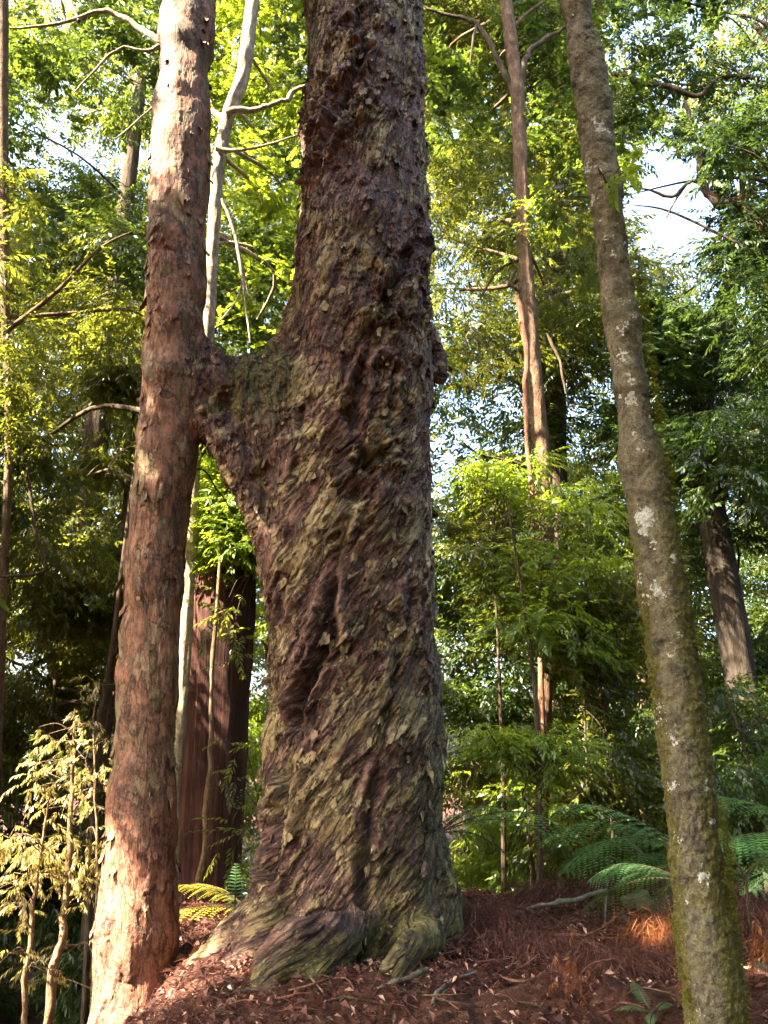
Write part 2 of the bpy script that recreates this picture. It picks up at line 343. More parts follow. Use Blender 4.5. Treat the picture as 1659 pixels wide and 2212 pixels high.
def cap_sd(p, a, b, ra, rb):
    ab = b-a; t = np.clip(((p-a)@ab)/(ab@ab), 0, 1); return np.linalg.norm(p-a-t[:, None]*ab, axis=1) - (ra+(rb-ra)*t)
def smin(a, b, k):
    h = np.clip(.5+.5*(b-a)/k, 0, 1); return b*(1-h)+a*h - k*h*(1-h)
def sd_parts(p):
    out = {}
    z = p[:, 2]
    dm = np.hypot(p[:, 0]-np.interp(z, MZ, MX), (p[:, 1]-YM)) - np.interp(z, MZ, MR)
    dl = np.hypot(p[:, 0]-np.interp(z, LZ, LX), (p[:, 1]-YL)) - np.interp(z, LZ, LR)
    res = {'main': dm, 'left': dl, 'limb': np.full(len(p), 9.0)}
    for k, chains in CH.items():
        for ch in chains:
            c = np.full(len(p), 9.0)
            for (a, ra), (b, rb) in zip(ch[:-1], ch[1:]): c = np.minimum(c, cap_sd(p, a, b, ra, rb))
            res[k] = smin(res[k], c, .11 if k == 'main' else .12)
    return res
def sdf(p):
    n = (vn3(p*2.4, 3)-.5)*.07 + (vn3(p*6.5, 8)-.5)*.035
    r = sd_parts(p)
    return smin(smin(r['main'], r['limb'], .26), r['left'], .12) + n
def surface_nets(lo, hi, h):
    n = np.ceil((np.array(hi)-lo)/h).astype(int)+1
    g = [lo[k]+h*np.arange(n[k]) for k in range(3)]
    v = np.empty(n)
    for i in range(n[0]):
        Yg, Zg = np.meshgrid(g[1], g[2], indexing='ij')
        v[i] = sdf(np.stack([np.full(Yg.size, g[0][i]), Yg.ravel(), Zg.ravel()], -1)).reshape(Yg.shape)
    s = v < 0
    c = np.zeros(np.array(n)-1, int)
    for a in (0, 1):
        for b in (0, 1):
            for d in (0, 1): c += s[a:n[0]-1+a, b:n[1]-1+b, d:n[2]-1+d]
    act = (c > 0) & (c < 8); idx = -np.ones(act.shape, int); idx[act] = np.arange(act.sum())
    ii = np.argwhere(act); V = np.array(lo)+h*(ii+.5)
    F = []
    e = s[:-1, 1:-1, 1:-1] != s[1:, 1:-1, 1:-1]; q = np.argwhere(e); q[:, 1:] += 1; sg = s[q[:, 0], q[:, 1], q[:, 2]]
    f = np.stack([idx[q[:, 0], q[:, 1]-1, q[:, 2]-1], idx[q[:, 0], q[:, 1], q[:, 2]-1], idx[q[:, 0], q[:, 1], q[:, 2]], idx[q[:, 0], q[:, 1]-1, q[:, 2]]], -1); F.append(np.where(sg[:, None], f, f[:, ::-1]))
    e = s[1:-1, :-1, 1:-1] != s[1:-1, 1:, 1:-1]; q = np.argwhere(e); q[:, 0] += 1; q[:, 2] += 1; sg = s[q[:, 0], q[:, 1], q[:, 2]]
    f = np.stack([idx[q[:, 0]-1, q[:, 1], q[:, 2]-1], idx[q[:, 0]-1, q[:, 1], q[:, 2]], idx[q[:, 0], q[:, 1], q[:, 2]], idx[q[:, 0], q[:, 1], q[:, 2]-1]], -1); F.append(np.where(sg[:, None], f, f[:, ::-1]))
    e = s[1:-1, 1:-1, :-1] != s[1:-1, 1:-1, 1:]; q = np.argwhere(e); q[:, 0] += 1; q[:, 1] += 1; sg = s[q[:, 0], q[:, 1], q[:, 2]]
    f = np.stack([idx[q[:, 0]-1, q[:, 1]-1, q[:, 2]], idx[q[:, 0], q[:, 1]-1, q[:, 2]], idx[q[:, 0], q[:, 1], q[:, 2]], idx[q[:, 0]-1, q[:, 1], q[:, 2]]], -1); F.append(np.where(sg[:, None], f, f[:, ::-1]))
    return V, np.concatenate(F)
def grad(p, e=.01):
    f = sdf; g = np.stack([f(p+np.eye(3)[k]*e)-f(p-np.eye(3)[k]*e) for k in range(3)], -1)
    n = np.linalg.norm(g, axis=1)[:, None]+1e-9; return g/n, n[:, 0]/(2*e)
def project(V, it=2):
    for _ in range(it):
        n, m = grad(V); V = V - n*(np.clip(sdf(V)/np.maximum(m, .3), -.03, .03))[:, None]
    return V
def vnormals(V, F):
    fn = np.cross(V[F[:, 2]]-V[F[:, 0]], V[F[:, 3]]-V[F[:, 1]]); N = np.zeros_like(V)
    for k in range(3): N[:, k] = sum(np.bincount(F[:, c], fn[:, k], len(V)) for c in range(4))
    return N/(np.linalg.norm(N, axis=1)[:, None]+1e-12)
def split(V, F):
    n = len(V); E = np.stack([F, np.roll(F, -1, 1)], -1).reshape(-1, 2); E.sort(1)
    key = E[:, 0]*n + E[:, 1]; u, inv = np.unique(key, return_inverse=True)
    mid = (V[u//n]+V[u % n])/2; cen = V[F].mean(1); inv = inv.reshape(-1, 4)+n; c = np.arange(len(F))+n+len(u)
    G_ = [np.stack([F[:, k], inv[:, k], c, inv[:, (k+3) % 4]], -1) for k in range(4)]
    return np.concatenate([V, mid, cen]), np.concatenate(G_)

def bark_height(u, v, seed, sx=1.0, rough=1.0):
    """u across, v along the grain (metres) -> height (m), plate mask, random tone"""
    w1 = fb2(u/.16, v/.30, seed+1, 3)-.5; w2 = fb2(u/.16+9, v/.30, seed+2, 3)-.5
    e1 = fb2(u/.030, v/.040, seed+20, 4, .65)-.5; e2 = fb2(u/.030+5, v/.040+5, seed+21, 4, .65)-.5
    uu = u + .08*w1 + .016*e1; vv = v + .14*w2 + .03*e2
    big = fb2(uu/(.13*sx), vv/(.40*sx), seed+3, 5, .6)
    h = 0; pl = 0; tone = 0; edge_shade = 0
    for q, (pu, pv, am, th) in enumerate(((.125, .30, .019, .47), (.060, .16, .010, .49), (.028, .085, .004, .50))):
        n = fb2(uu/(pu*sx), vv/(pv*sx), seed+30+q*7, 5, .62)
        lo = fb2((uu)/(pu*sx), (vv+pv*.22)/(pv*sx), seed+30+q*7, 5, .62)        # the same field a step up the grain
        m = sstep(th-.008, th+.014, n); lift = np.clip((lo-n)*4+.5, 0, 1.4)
        h = h + am*m*(.45+.9*lift)*rough; pl = pl + m*(.55, .3, .15)[q]; edge_shade = np.maximum(edge_shade, (1, .75, .3)[q]*sstep(th-(.05, .045, .03)[q]*(.25+1.5*lift), th-.012, n)*(1-sstep(th-.004, th+.006, n))); tone = tone + n*(.5, .3, .2)[q]  # dark band under each plate's lower edge, the flake's painted shadow
    t = 6.5*big; k = np.floor(t); fr = t-k
    h = h + .009*(k*.35+sstep(0, .10, fr)*.35)*rough
    h = h + (fb2(uu/.035, vv/.42, seed+14, 4, .6)-.5)*.018*rough + (fb2(u/.012, v/.05, seed+15, 3, .6)-.5)*.012*rough
    patch = fb2(uu/.5, vv/.8, seed+60, 3)
    pl = np.clip(pl*1.0 + (patch-.5)*1.5 - .12, 0, 1)
    return h, pl, np.clip(_h(np.floor(uu/.22+w1*3), np.floor(vv/.5+w2*3), np.zeros_like(uu), seed)*.8+tone*.8-.4, 0, 1), np.clip(edge_shade, 0, 1)
# lifted bark flakes, hinged at the top, curling out at the foot
def flakes(V, N, sel, count, size, seed, slant):
    rg = np.random.default_rng(seed); A = Acc(); idx = rg.choice(sel, count)
    for i in idx:
        p = V[i]; n = N[i].copy(); n[2] *= .3; n /= np.linalg.norm(n)+1e-9
        down = np.array([0, 0, -1.]); side = np.cross(n, down); side /= np.linalg.norm(side)+1e-9
        d = down + side*(slant + rg.normal()*.25); d /= np.linalg.norm(d); side = np.cross(n, d)
        L = size*rg.uniform(.5, 1.6); w = L*rg.uniform(.28, .6); m, k = 5, 5
        t = np.linspace(0, 1, m)[:, None]; s = np.linspace(-1, 1, k)[None]
        wid = w*(.8+.3*np.sin(t*2.6))*(1-.35*t**3)
        ra = rg.normal(size=(m, k))*.16
        lift = .003 + t**1.8*L*rg.uniform(.10, .38) + .15*w*(1-s**2)*.5
        Q = p + d*((t*L*(1-.55*rg.random((1, k))*t)))[..., None] + side*(wid*(s+ra)*.5)[..., None] + n*lift[..., None]*(1+0*s[..., None])
        Q = Q.reshape(-1, 3); Q2 = Q - n*.004
        ii = np.arange(m-1)[:, None]; jj = np.arange(k-1)[None]
        f = np.stack([ii*k+jj, ii*k+jj+1, (ii+1)*k+jj+1, (ii+1)*k+jj], -1).reshape(-1, 4)
        A.add(np.concatenate([Q, Q2]), np.concatenate([f, f[:, ::-1]+m*k]), pl=.8, rn=rg.random()*.7, moss=.15)
    return np.concatenate(A.V), np.concatenate(A.F), np.concatenate(A.A['pl']), np.concatenate(A.A['rn']), np.concatenate(A.A['moss'])
# knots and cavities on the big trunk: (px, py, radius m, depth m)
KN = [(745, 215, .15, .075), (720, 275, .10, .05), (770, 60, .08, .05), (790, 130, .07, .03), (880, 560, .07, .03), (835, 650, .12, .06), (800, 740, .09, .045), (770, 800, .07, .03),
      (745, 905, .08, .04), (830, 905, .08, .04), (790, 1010, .09, .045), (775, 1075, .10, .055), (740, 1180, .06, .03), (715, 1410, .10, .065), (660, 1490, .07, .04), (630, 1240, .08, .03),
      (860, 800, .07, .03), (660, 1000, .05, .02), (900, 1290, .06, .03), (640, 1560, .06, .03), (700, 1650, .06, .02), (560, 1010, .05, .04), (460, 870, .06, .04), (905, 110, .05, .02)]
GRV = [([(905, 430), (885, 520), (850, 620), (815, 720), (785, 800), (760, 900), (785, 1000), (770, 1090), (735, 1200), (705, 1400), (655, 1500), (640, 1600), (610, 1750), (585, 1900)], .055, .035),
       ([(775, 20), (790, 110), (755, 200), (715, 280), (690, 350)], .05, .035), ([(850, 800), (835, 920), (800, 1030)], .035, .03), ([(900, 1180), (880, 1330), (850, 1480), (820, 1620), (800, 1760), (790, 1950)], .022, .03),
       ([(655, 880), (640, 1040), (620, 1200), (612, 1330)], .025, .025)]
KN3 = [(P(a, b, YM-.5), r, d) for a, b, r, d in KN]
def grain(zz):   # horizontal drift of the grain with height on the big trunk
    return .62*np.minimum(zz, 4.2) + .22*np.maximum(zz-4.2, 0)
def fused_tree():
    V, F = surface_nets(np.array([-2.75, 4.95, -.75]), np.array([1.35, 7.35, 10.9]), .034)
    V = project(V, 3); V, F = split(V, F); V = project(V, 1); V, F = split(V, F); N = vnormals(V, F); R = sd_parts(V)
    am, al, ab = R['main'], R['left'], R['limb']
    own = np.argmin(np.stack([am, al, ab]), 0)
    wl_ = np.clip(.5+(am-al)/.12, 0, 1)*1.0
    x, y, z = V.T
    thm = np.arctan2(x-np.interp(z, MZ, MX), -(y-YM)); thl = np.arctan2(x-np.interp(z, LZ, LX), -(y-YL))
    um = thm*.58 - grain(z); um = um + .05*(fb3(V*3, 21, 3)-.5)*2; hm, pm, rm, em = bark_height(um, z*1.12, 100)
    ul = thl*.24 + .02*z; hl, pml, rl, el = bark_height(ul, z, 300, 1.5, .42)
    hl = hl*(.45+.9*sstep(.45, .62, fb2(ul*4, z*1.3, 77, 3)))
    wb = sstep(.06, -.10, ab-np.minimum(am, al))*1.0
    # limb: craggy isotropic bark
    q = V.copy(); hb = (fb3(V*np.array([9, 9, 5.]), 40, 5)-.5)*.12
    rb = fb3(V*16, 55, 4); pb = sstep(.5, .53, rb); hb = hb + .016*pb; eb = sstep(.45, .49, rb)*(1-sstep(.497, .51, rb))
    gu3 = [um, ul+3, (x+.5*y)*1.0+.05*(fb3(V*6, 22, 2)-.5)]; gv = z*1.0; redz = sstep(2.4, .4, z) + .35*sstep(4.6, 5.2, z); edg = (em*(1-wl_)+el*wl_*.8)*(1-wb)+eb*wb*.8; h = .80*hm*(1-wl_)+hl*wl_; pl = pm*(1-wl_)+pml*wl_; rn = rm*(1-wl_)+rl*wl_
    h = h*(1-.75*wb)+hb*wb; pl = pl*(1-wb)+pb*wb*.45; rn = rn*(1-wb)+rb*wb
    # roots: smoother
    root = sstep(.75, .35, z)*(1-wl_); h = h*(1-.35*root)
    # knots
    nz = fb3(V*14, 60, 3)-.5
    front = sstep(.1, -.2, y-YM)
    for c, r, d in KN3:
        xr = x-c[0]; zr = z-c[2]; dd = np.hypot(xr*.9-zr*.45, zr*.7+xr*.2)*(1+1.6*nz)/r
        m = dd < 3.2
        h = h + np.where(m, front*(-d*1.1*np.exp(-(dd*1.3)**2)*(.4+1.2*rn) + d*.55*np.exp(-((dd-1.3)/.6)**2)*(.3+1.2*pl)), 0)
    for line, dep, wid in GRV:
        pts = [P(a_, b_, YM-.5) for a_, b_ in line]; best = np.full(len(V), 9.0)
        for p0, p1 in zip(pts[:-1], pts[1:]):
            ax, az = p0[0], p0[2]; bx_, bz_ = p1[0]-ax, p1[2]-az; t_ = np.clip(((x-ax)*bx_+(z-az)*bz_)/(bx_**2+bz_**2), 0, 1)
            best = np.minimum(best, np.hypot(x-ax-t_*bx_, z-az-t_*bz_))
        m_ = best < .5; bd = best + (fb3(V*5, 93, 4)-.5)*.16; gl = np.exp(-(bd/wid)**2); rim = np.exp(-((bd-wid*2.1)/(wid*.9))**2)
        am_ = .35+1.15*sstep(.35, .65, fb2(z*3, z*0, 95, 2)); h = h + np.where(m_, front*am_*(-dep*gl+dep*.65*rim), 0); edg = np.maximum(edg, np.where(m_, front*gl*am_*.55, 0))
    h = h + (fb3(V*5, 90, 3)-.5)*.040*(1-.6*wl_)
    V = V + N*h[:, None]
    moss = .12+.95*np.exp(-((x+.95)/.35)**2-((z-4.4)/.5)**2) + 1.35*root*sstep(-1.3, .2, x)*(.3+sstep(.2, .7, fb3(V*2, 31, 2))) + .60*sstep(-.3, .4, x)*sstep(3.6, 1.2, z)*(1-wl_)
    moss = moss + .22*sstep(.2, .5, thl/3)*wl_*sstep(3.0, 1.0, z)
    top = thing('fused_tree', (float(np.interp(0, MZ, MX)), YM, .3), 'giant twin-trunked tree with flaking purple-brown bark, its two trunks joined by a high limb', 'tree')
    fo = own[F]; fown = np.where((fo == 2).sum(1) >= 2, 2, np.where((fo == 1).sum(1) >= 2, 1, 0))
    jag = None
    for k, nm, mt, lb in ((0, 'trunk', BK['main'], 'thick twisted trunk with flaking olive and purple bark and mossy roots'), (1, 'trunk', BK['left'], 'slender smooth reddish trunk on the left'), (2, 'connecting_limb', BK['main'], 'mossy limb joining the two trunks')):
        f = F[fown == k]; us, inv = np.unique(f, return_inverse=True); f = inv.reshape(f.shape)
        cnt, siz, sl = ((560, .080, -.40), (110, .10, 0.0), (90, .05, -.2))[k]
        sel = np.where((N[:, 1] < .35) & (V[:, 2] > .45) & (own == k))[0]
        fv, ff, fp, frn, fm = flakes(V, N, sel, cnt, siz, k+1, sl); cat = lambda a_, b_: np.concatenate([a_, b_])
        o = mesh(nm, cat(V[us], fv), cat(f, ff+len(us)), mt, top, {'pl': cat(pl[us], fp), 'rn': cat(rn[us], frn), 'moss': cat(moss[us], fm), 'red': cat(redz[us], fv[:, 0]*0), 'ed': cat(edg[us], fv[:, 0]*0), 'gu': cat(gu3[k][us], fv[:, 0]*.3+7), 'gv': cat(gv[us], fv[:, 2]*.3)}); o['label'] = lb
    return top
FT = fused_tree()
rng = np.random.default_rng(5)

# ------------------------------------------------------------------ foliage machinery
#    sky openings in the canopy (px, py, rx, ry, strength)
GAPS = [(1440, 420, 110, 95, 1), (1450, 505, 90, 40, 1), (1400, 330, 55, 60, .95), (1345, 90, 60, 80, .75), (1560, 40, 70, 60, .7), (1420, 210, 120, 60, .5), (1320, 250, 40, 60, .5), (1560, 300, 70, 60, .45),
        (962, 1035, 34, 60, 1), (955, 960, 40, 40, .8), (985, 590, 60, 60, .55), (1000, 700, 60, 60, .45), (1060, 900, 80, 60, .5), (1200, 870, 55, 70, .5), (1190, 440, 60, 60, .35),
        (230, 330, 100, 45, .9), (170, 300, 80, 60, .4), (250, 170, 70, 80, .45), (110, 40, 50, 40, .6), (320, 60, 40, 50, .8), (470, 60, 20, 70, .6), (450, 230, 20, 60, .6), (300, 480, 30, 30, .5),
        (1585, 1085, 45, 50, .95), (1600, 1220, 50, 40, .5), (1560, 650, 60, 60, .45), (1500, 560, 70, 40, .6), (1530, 740, 50, 50, .4), (210, 1080, 50, 40, .5), (130, 1190, 70, 40, .35), (1480, 280, 60, 70, .6), (1500, 130, 130, 110, .5), (1610, 240, 60, 90, .45), (1620, 90, 60, 80, .45), (1600, 380, 50, 40, .5), (1120, 960, 50, 40, .4), (1570, 760, 50, 60, .35), (1340, 1000, 40, 50, .3)]
#    places the sun reaches (px, py, Y, radius)
LIT = [(285, 1990, 6.0, .36), (265, 2160, 6.0, .38), (330, 2130, 6.0, .25), (380, 330, 6.0, .30), (400, 200, 6.0, .22), (370, 120, 6.0, .2), (310, 960, 6.0, .16), (345, 1050, 6.0, .12), (330, 880, 6.0, .10),
       (460, 2110, 5.9, .16), (530, 2110, 5.7, .15), (400, 2150, 5.5, .15),
       (90, 1850, 6.6, .38), (150, 1900, 6.6, .35), (190, 1650, 6.6, .30), (60, 1800, 6.6, .3), (110, 2080, 6.6, .25), (150, 1740, 6.6, .25), (75, 1960, 6.6, .25), (105, 2190, 6.6, .2),
       (440, 1965, 7.7, .35), (480, 1990, 7.7, .35), (1100, 1780, 10.2, 1.0), (1250, 1750, 10.2, .8), (1000, 1850, 10.5, .8), (1150, 1600, 8.7, .7), (1250, 1080, 8.9, .6), (1030, 1080, 9.6, .5), (395, 1150, 8.3, .25), (388, 1330, 8.3, .25), (382, 1450, 8.3, .25), (500, 230, 8.3, .4), (470, 320, 8.3, .4), (455, 420, 8.3, .4), (520, 120, 8.3, .3),
       (340, 80, 8.0, .5), (250, 30, 8.0, .5), (60, 770, 8.0, .5), (110, 800, 8.0, .4), (560, 660, 9, .7), (590, 560, 9, .6), (540, 480, 9, .5), (620, 330, 9, .5),
       (240, 500, 10, .6), (330, 600, 10, .5), (150, 560, 11, .5), (60, 200, 11, .6), (130, 100, 11, .5), (280, 750, 11, .7), (40, 50, 10, .7),
       (1270, 1060, 9.0, .5), (1200, 1130, 9.0, .35), (1090, 780, 8.5, .22), (990, 810, 8.5, .25), (1140, 500, 9.5, .3), (1050, 480, 10, .5), (1175, 990, 9.8, .2), (1165, 900, 9.8, .2), (1180, 1050, 9.8, .2),
       (1080, 1010, 9.5, .5), (1150, 1580, 8.6, .5), (1080, 1570, 8.6, .4), (1250, 1600, 8.8, .4), (1050, 1750, 10, .8), (1150, 1850, 11, .9), (1030, 1900, 11, .9), (1250, 1700, 10, .7), (1100, 1350, 12, .7), (1000, 1250, 12, .6),
       (950, 400, 12, .8), (950, 650, 12, .6), (575, 1250, 14, .5), (570, 1500, 14, .5), (1620, 1300, 18, 1.4), (1640, 1450, 18, 1.4), (1640, 1200, 18, 1.2), (415, 1080, 8.2, .3), (408, 1250, 8.2, .3), (385, 1400, 8.2, .25), (384, 1480, 8.2, .2), (60, 1830, 6.5, .4), (150, 1880, 6.6, .45), (170, 1680, 6.6, .35), (1330, 1800, 7.3, .6), (1380, 1750, 7.3, .5), (1640, 1780, 6.7, .5), (1600, 1840, 6.7, .4), (1120, 1790, 7.5, .3), (360, 440, 6, .2), (395, 60, 6, .3), (1370, 1810, 7.4, .5), (1390, 1890, 6.4, .25), (1620, 1790, 6.8, .35), (300, 2060, 6, .4), (1650, 2150, 5.4, .15), (1500, 620, 13, .8), (1560, 560, 13, .7), (1390, 240, 12, .6),
       (1140, 260, 11, .5), (1230, 330, 13, .5), (1180, 430, 12, .5), (1430, 2030, 5.9, .18), (1640, 2060, 5.6, .2), (1100, 1450, 12, .6), (1330, 1500, 12, .6), (1350, 1650, 12, .7), (200, 1250, 13, 1.0), (60, 1150, 13, 1.0), (120, 1300, 13, 1.0), (330, 1100, 13, .8)]
_rl = np.random.default_rng(1234)
for _ in range(170):
    _a, _b, _Y = _rl.uniform(-50, 1700), _rl.uniform(-50, 2000), _rl.uniform(9, 19); LIT.append((_a, _b, _Y, _rl.uniform(.12, .45)*_Y/12))
LT = np.array([P(a, b, Y) for a, b, Y, r in LIT]); LRr = np.array([r for *_, r in LIT])
def _clear_of_trunks():
    ok = np.ones(len(LT), bool)
    for t in np.linspace(.5, 30, 150):
        q = LT + S*t
        for xa, xb, ya, top in ((-.9, .45, 6.4, 9.5), (-2.0, -.8, 6.2, 9.5)):
            ok &= ~((LT[:, 1] > 7.4) & (q[:, 0] > xa-LRr) & (q[:, 0] < xb+LRr) & (np.abs(q[:, 1]-ya) < .45+LRr) & (q[:, 2] < top))
    return ok
_ok = _clear_of_trunks(); LT = LT[_ok]; LRr = LRr[_ok]; print('LIT kept', _ok.sum(), len(_ok))
def keep_mask(pos, gaps=True, lit=True, seed=0):
    n = len(pos); rg = np.random.default_rng(seed+999); keep = np.ones(n, bool)
    if gaps:
        px, py = proj(pos); far = pos[:, 1] > 7.5
        nse = fb2(px/45, py/45, 61, 3)*1.4-.7
        pr = np.zeros(n)
        for a, b, rx, ry, s in GAPS:
            d = np.sqrt(((px-a)/rx)**2+((py-b)/ry)**2) + nse
            pr = np.maximum(pr, s*sstep(1.35, .75, d))
        keep &= ~(far & (rg.random(n) < pr*1.0))
    if lit:
        nse = fb3(pos*2.2, 62, 2)-.5
        for T, r in zip(LT, LRr):
            q = pos-T; t = q@S; d = np.linalg.norm(q-t[:, None]*S, axis=1)
            keep &= ~((t > max(r*1.0, .35)) & (d < r*(1.05+.9*nse)))
    return keep
def cut_lit(V, r, t):
    c = V.reshape(-1, 4, 3)[:, 1:].mean(1); k = keep_mask(c, False, True, 7) & open_mask(c); kk = np.repeat(k, 4)
    V = V[kk]; return V, np.arange(len(V)).reshape(-1, 4), r[kk], t[kk]
OPEN = [(P(1400, 1800, 7.2), np.array([.22, -.10, .97]), 1.3), (P(1640, 1830, 6.8), np.array([.25, -.12, .96]), .9), (P(1150, 1780, 7.6), np.array([.20, .05, .98]), .6)]
def open_mask(c):
    k = np.ones(len(c), bool)
    for T, d, r in OPEN:
        d = d/np.linalg.norm(d); q = c-T; t = q@d; k &= ~((t > 3.5) & (np.linalg.norm(q-t[:, None]*d, axis=1) < r*(1+.12*t)))
    return k
def spray_template(kind, seed):
    """verts (m*4,3) along +X drooping, leaf length 1 = unit; returns (leaf count, V)"""
    rg = np.random.default_rng(seed)
    cfg = {'long': (14, 4.6, .19, .9), 'broad': (12, 3.4, .32, .35), 'fine': (22, 6.0, .18, 1.1), 'droop': (13, 2.8, .15, 2.2)}[kind]
    m, Ltw, wd, dr = cfg; L = []
    for i in range(m):
        t = (i+.6)/m; base = np.array([t*Ltw, rg.normal()*.08, -dr*.30*t*t*Ltw*.5])
        sd = 1 if i % 2 else -1; yaw = sd*rg.uniform(.5, 1.15)*(1-.55*t)
        d = np.array([math.cos(yaw), math.sin(yaw), -rg.uniform(.1, .7)*dr]); d /= np.linalg.norm(d)
        up = np.array([rg.normal()*.35, rg.normal()*.45, 1.]); s = np.cross(d, up); s /= np.linalg.norm(s); u = np.cross(s, d)
        l = rg.uniform(.75, 1.2); w = wd*rg.uniform(.8, 1.2)
        L += [base, base+d*l*.45+s*w*l-u*.03, base+d*l+np.array([0, 0, -.18*l]), base+d*l*.45-s*w*l-u*.03]
    return m, np.array(L)
TPL = {k: [spray_template(k, s) for s in range(5)] for k in ('long', 'broad', 'fine', 'droop')}
def leaves(pos, yaw, pitch, size, kind, seed, tone=None):
    rg = np.random.default_rng(seed); Vs = []; rn = []; tn = []
    which = rg.integers(0, 5, len(pos)); tone = rg.random(len(pos)) if tone is None else tone
    for w in range(5):
        m, T = TPL[kind][w]; k = which == w
        if not k.any(): continue
        p = pos[k]; cy, sy = np.cos(yaw[k]), np.sin(yaw[k]); cp, sp = np.cos(pitch[k]), np.sin(pitch[k]); s = size[k][:, None]
        roll = rg.normal(size=len(p))*.35; cr, sr = np.cos(roll)[:, None], np.sin(roll)[:, None]
        x, y0, z0 = T[:, 0][None]*s, T[:, 1][None]*s, T[:, 2][None]*s
        y = y0*cr-z0*sr; z = y0*sr+z0*cr
        x2 = x*cp[:, None]+z*sp[:, None]; z2 = -x*sp[:, None]+z*cp[:, None]
        X = x2*cy[:, None]-y*sy[:, None]; Y = x2*sy[:, None]+y*cy[:, None]
        Vs.append((np.stack([X, Y, z2], -1)+p[:, None]).reshape(-1, 3))
        rn.append(np.repeat(rg.random(len(p)*m), 4)); tn.append(np.repeat(tone[k], m*4))
    V = np.concatenate(Vs); F = np.arange(len(V)).reshape(-1, 4)
    return V, F, np.concatenate(rn), np.concatenate(tn)
NL = 0
def crown(name, clumps, leaf, kind, mat, parent, seed, gaps=True, lit=True, dens=1.0):
    """clumps: (n,4) centre+radius. Sprays fill flattened, layered clumps."""
    rg = np.random.default_rng(seed); clumps = np.asarray(clumps, float)
    area = clumps[:, 3]**2; per = {'long': 2.4, 'broad': 2.6, 'fine': 3.6, 'droop': 1.6}[kind]
    cnt = np.maximum(4, (dens*area/(per*leaf)**2*11.0).astype(int))
    ci = np.repeat(np.arange(len(clumps)), cnt); n = len(ci)
    d = rg.normal(size=(n, 3)); d /= np.linalg.norm(d, axis=1)[:, None]; rad = rg.random(n)**.45
    off = d*rad[:, None]*clumps[ci, 3][:, None]; off[:, 2] *= .62
    c = clumps[ci]; pos = c[:, :3]+off; pos += (fb3(pos*1.7, 5, 2)[:, None]-.5)*np.array([.5, .5, .5])*c[:, 3][:, None]
    k = keep_mask(pos, gaps, False, seed); pos = pos[k]; off = off[k]; ci = ci[k]
    if len(pos) < 3: return None
    yaw = np.arctan2(off[:, 1], off[:, 0])+rg.normal(size=len(pos))*.8; pit = rg.normal(size=len(pos))*.35+.15
    tone = np.clip(rg.random(len(clumps))[ci]*.6+rg.random(len(pos))*.4, 0, 1)
    V, F, a, b = leaves(pos, yaw, pit, leaf*rg.uniform(.75, 1.25, len(pos)), kind, seed, tone)
    if lit: V, F, a, b = cut_lit(V, a, b)
    global NL; NL += len(F)
    return mesh(name, V, F, mat, parent, {'rnd': a, 'tone': b}, smooth=False)

# trunks of the trees behind
def bole(path, rad, n, seed, rough=.08, dz=.05, stretch=.6):
    """path world pts bottom->top; fluted, uneven trunk surface"""
    path = np.asarray(path, float); z = np.arange(path[0, 2], path[-1, 2], dz)
    x = np.interp(z, path[:, 2], path[:, 0]); y = np.interp(z, path[:, 2], path[:, 1]); r = np.interp(z, path[:, 2], rad)
    k = np.ones(9)/9
    if len(z) > 20:
        xp = np.pad(x, 4, mode='edge'); yp = np.pad(y, 4, mode='edge'); x = np.convolve(xp, k, 'valid'); y = np.convolve(yp, k, 'valid')
    th = np.linspace(0, 2*math.pi, n, endpoint=False); T, Z = np.meshgrid(th, z); Rr = r[:, None]*np.ones_like(T)
    q = np.stack([np.cos(T)*2.2, np.sin(T)*2.2, Z*stretch*3/np.maximum(Rr, .05)*.1], -1).reshape(-1, 3)
    h = ((fb3(q*2.2, seed, 4)-.5)*2*rough).reshape(T.shape); Rr = Rr*(1+h)
    V = np.stack([x[:, None]+Rr*np.cos(T), y[:, None]+Rr*np.sin(T), Z], -1).reshape(-1, 3)
    m = len(z); i = np.arange(m-1)[:, None]; j = np.arange(n)[None]
    F = np.stack([i*n+j, i*n+(j+1) % n, (i+1)*n+(j+1) % n, (i+1)*n+j], -1).reshape(-1, 4)
    return V, F
def px_bole(rows, Y, lo=None, hi=None):
    """rows (py, xc, width px) top->bottom"""
    pts = []; rad = []
    for py, xc, w in sorted(rows, key=lambda r: -r[0]):
        p = P(xc, py, Y); pts.append(p); rad.append(w/2/FPX*zc(p))
    pts = np.array(pts); rad = np.array(rad)
    d = pts[-1]-pts[-2]; hi = hi or pts[-1][2]+7
    if hi > pts[-1][2]: pts = np.vstack([pts, pts[-1]+d/d[2]*(hi-pts[-1][2])]); rad = np.append(rad, rad[-1]*.7)
    d = pts[0]-pts[1]; gz = float(ground_z(pts[0][0], Y))-.15
    if pts[0][2] > gz: pts = np.vstack([pts[0]+d/abs(d[2])*(pts[0][2]-gz)*np.array([1, 1, 1]), pts]); rad = np.append(rad[0]*1.15, rad)
    pts[0][2] = min(pts[0][2], gz)
    return pts, rad
def limb_to(A, a, b, r0, r1, rg, sag=.15):
    m = (a+b)/2 + rg.normal(size=3)*.10*np.linalg.norm(b-a); m[2] += sag*np.linalg.norm(b-a)*.5
    q = a*.3+m*.7+rg.normal(size=3)*.05; V, F = tube([a, q, m*.5+b*.5+rg.normal(size=3)*.06*np.linalg.norm(b-a), b], [r0, r0*.75, (r0+r1)/2, r1], 6, sub=4); A.add(V, F)
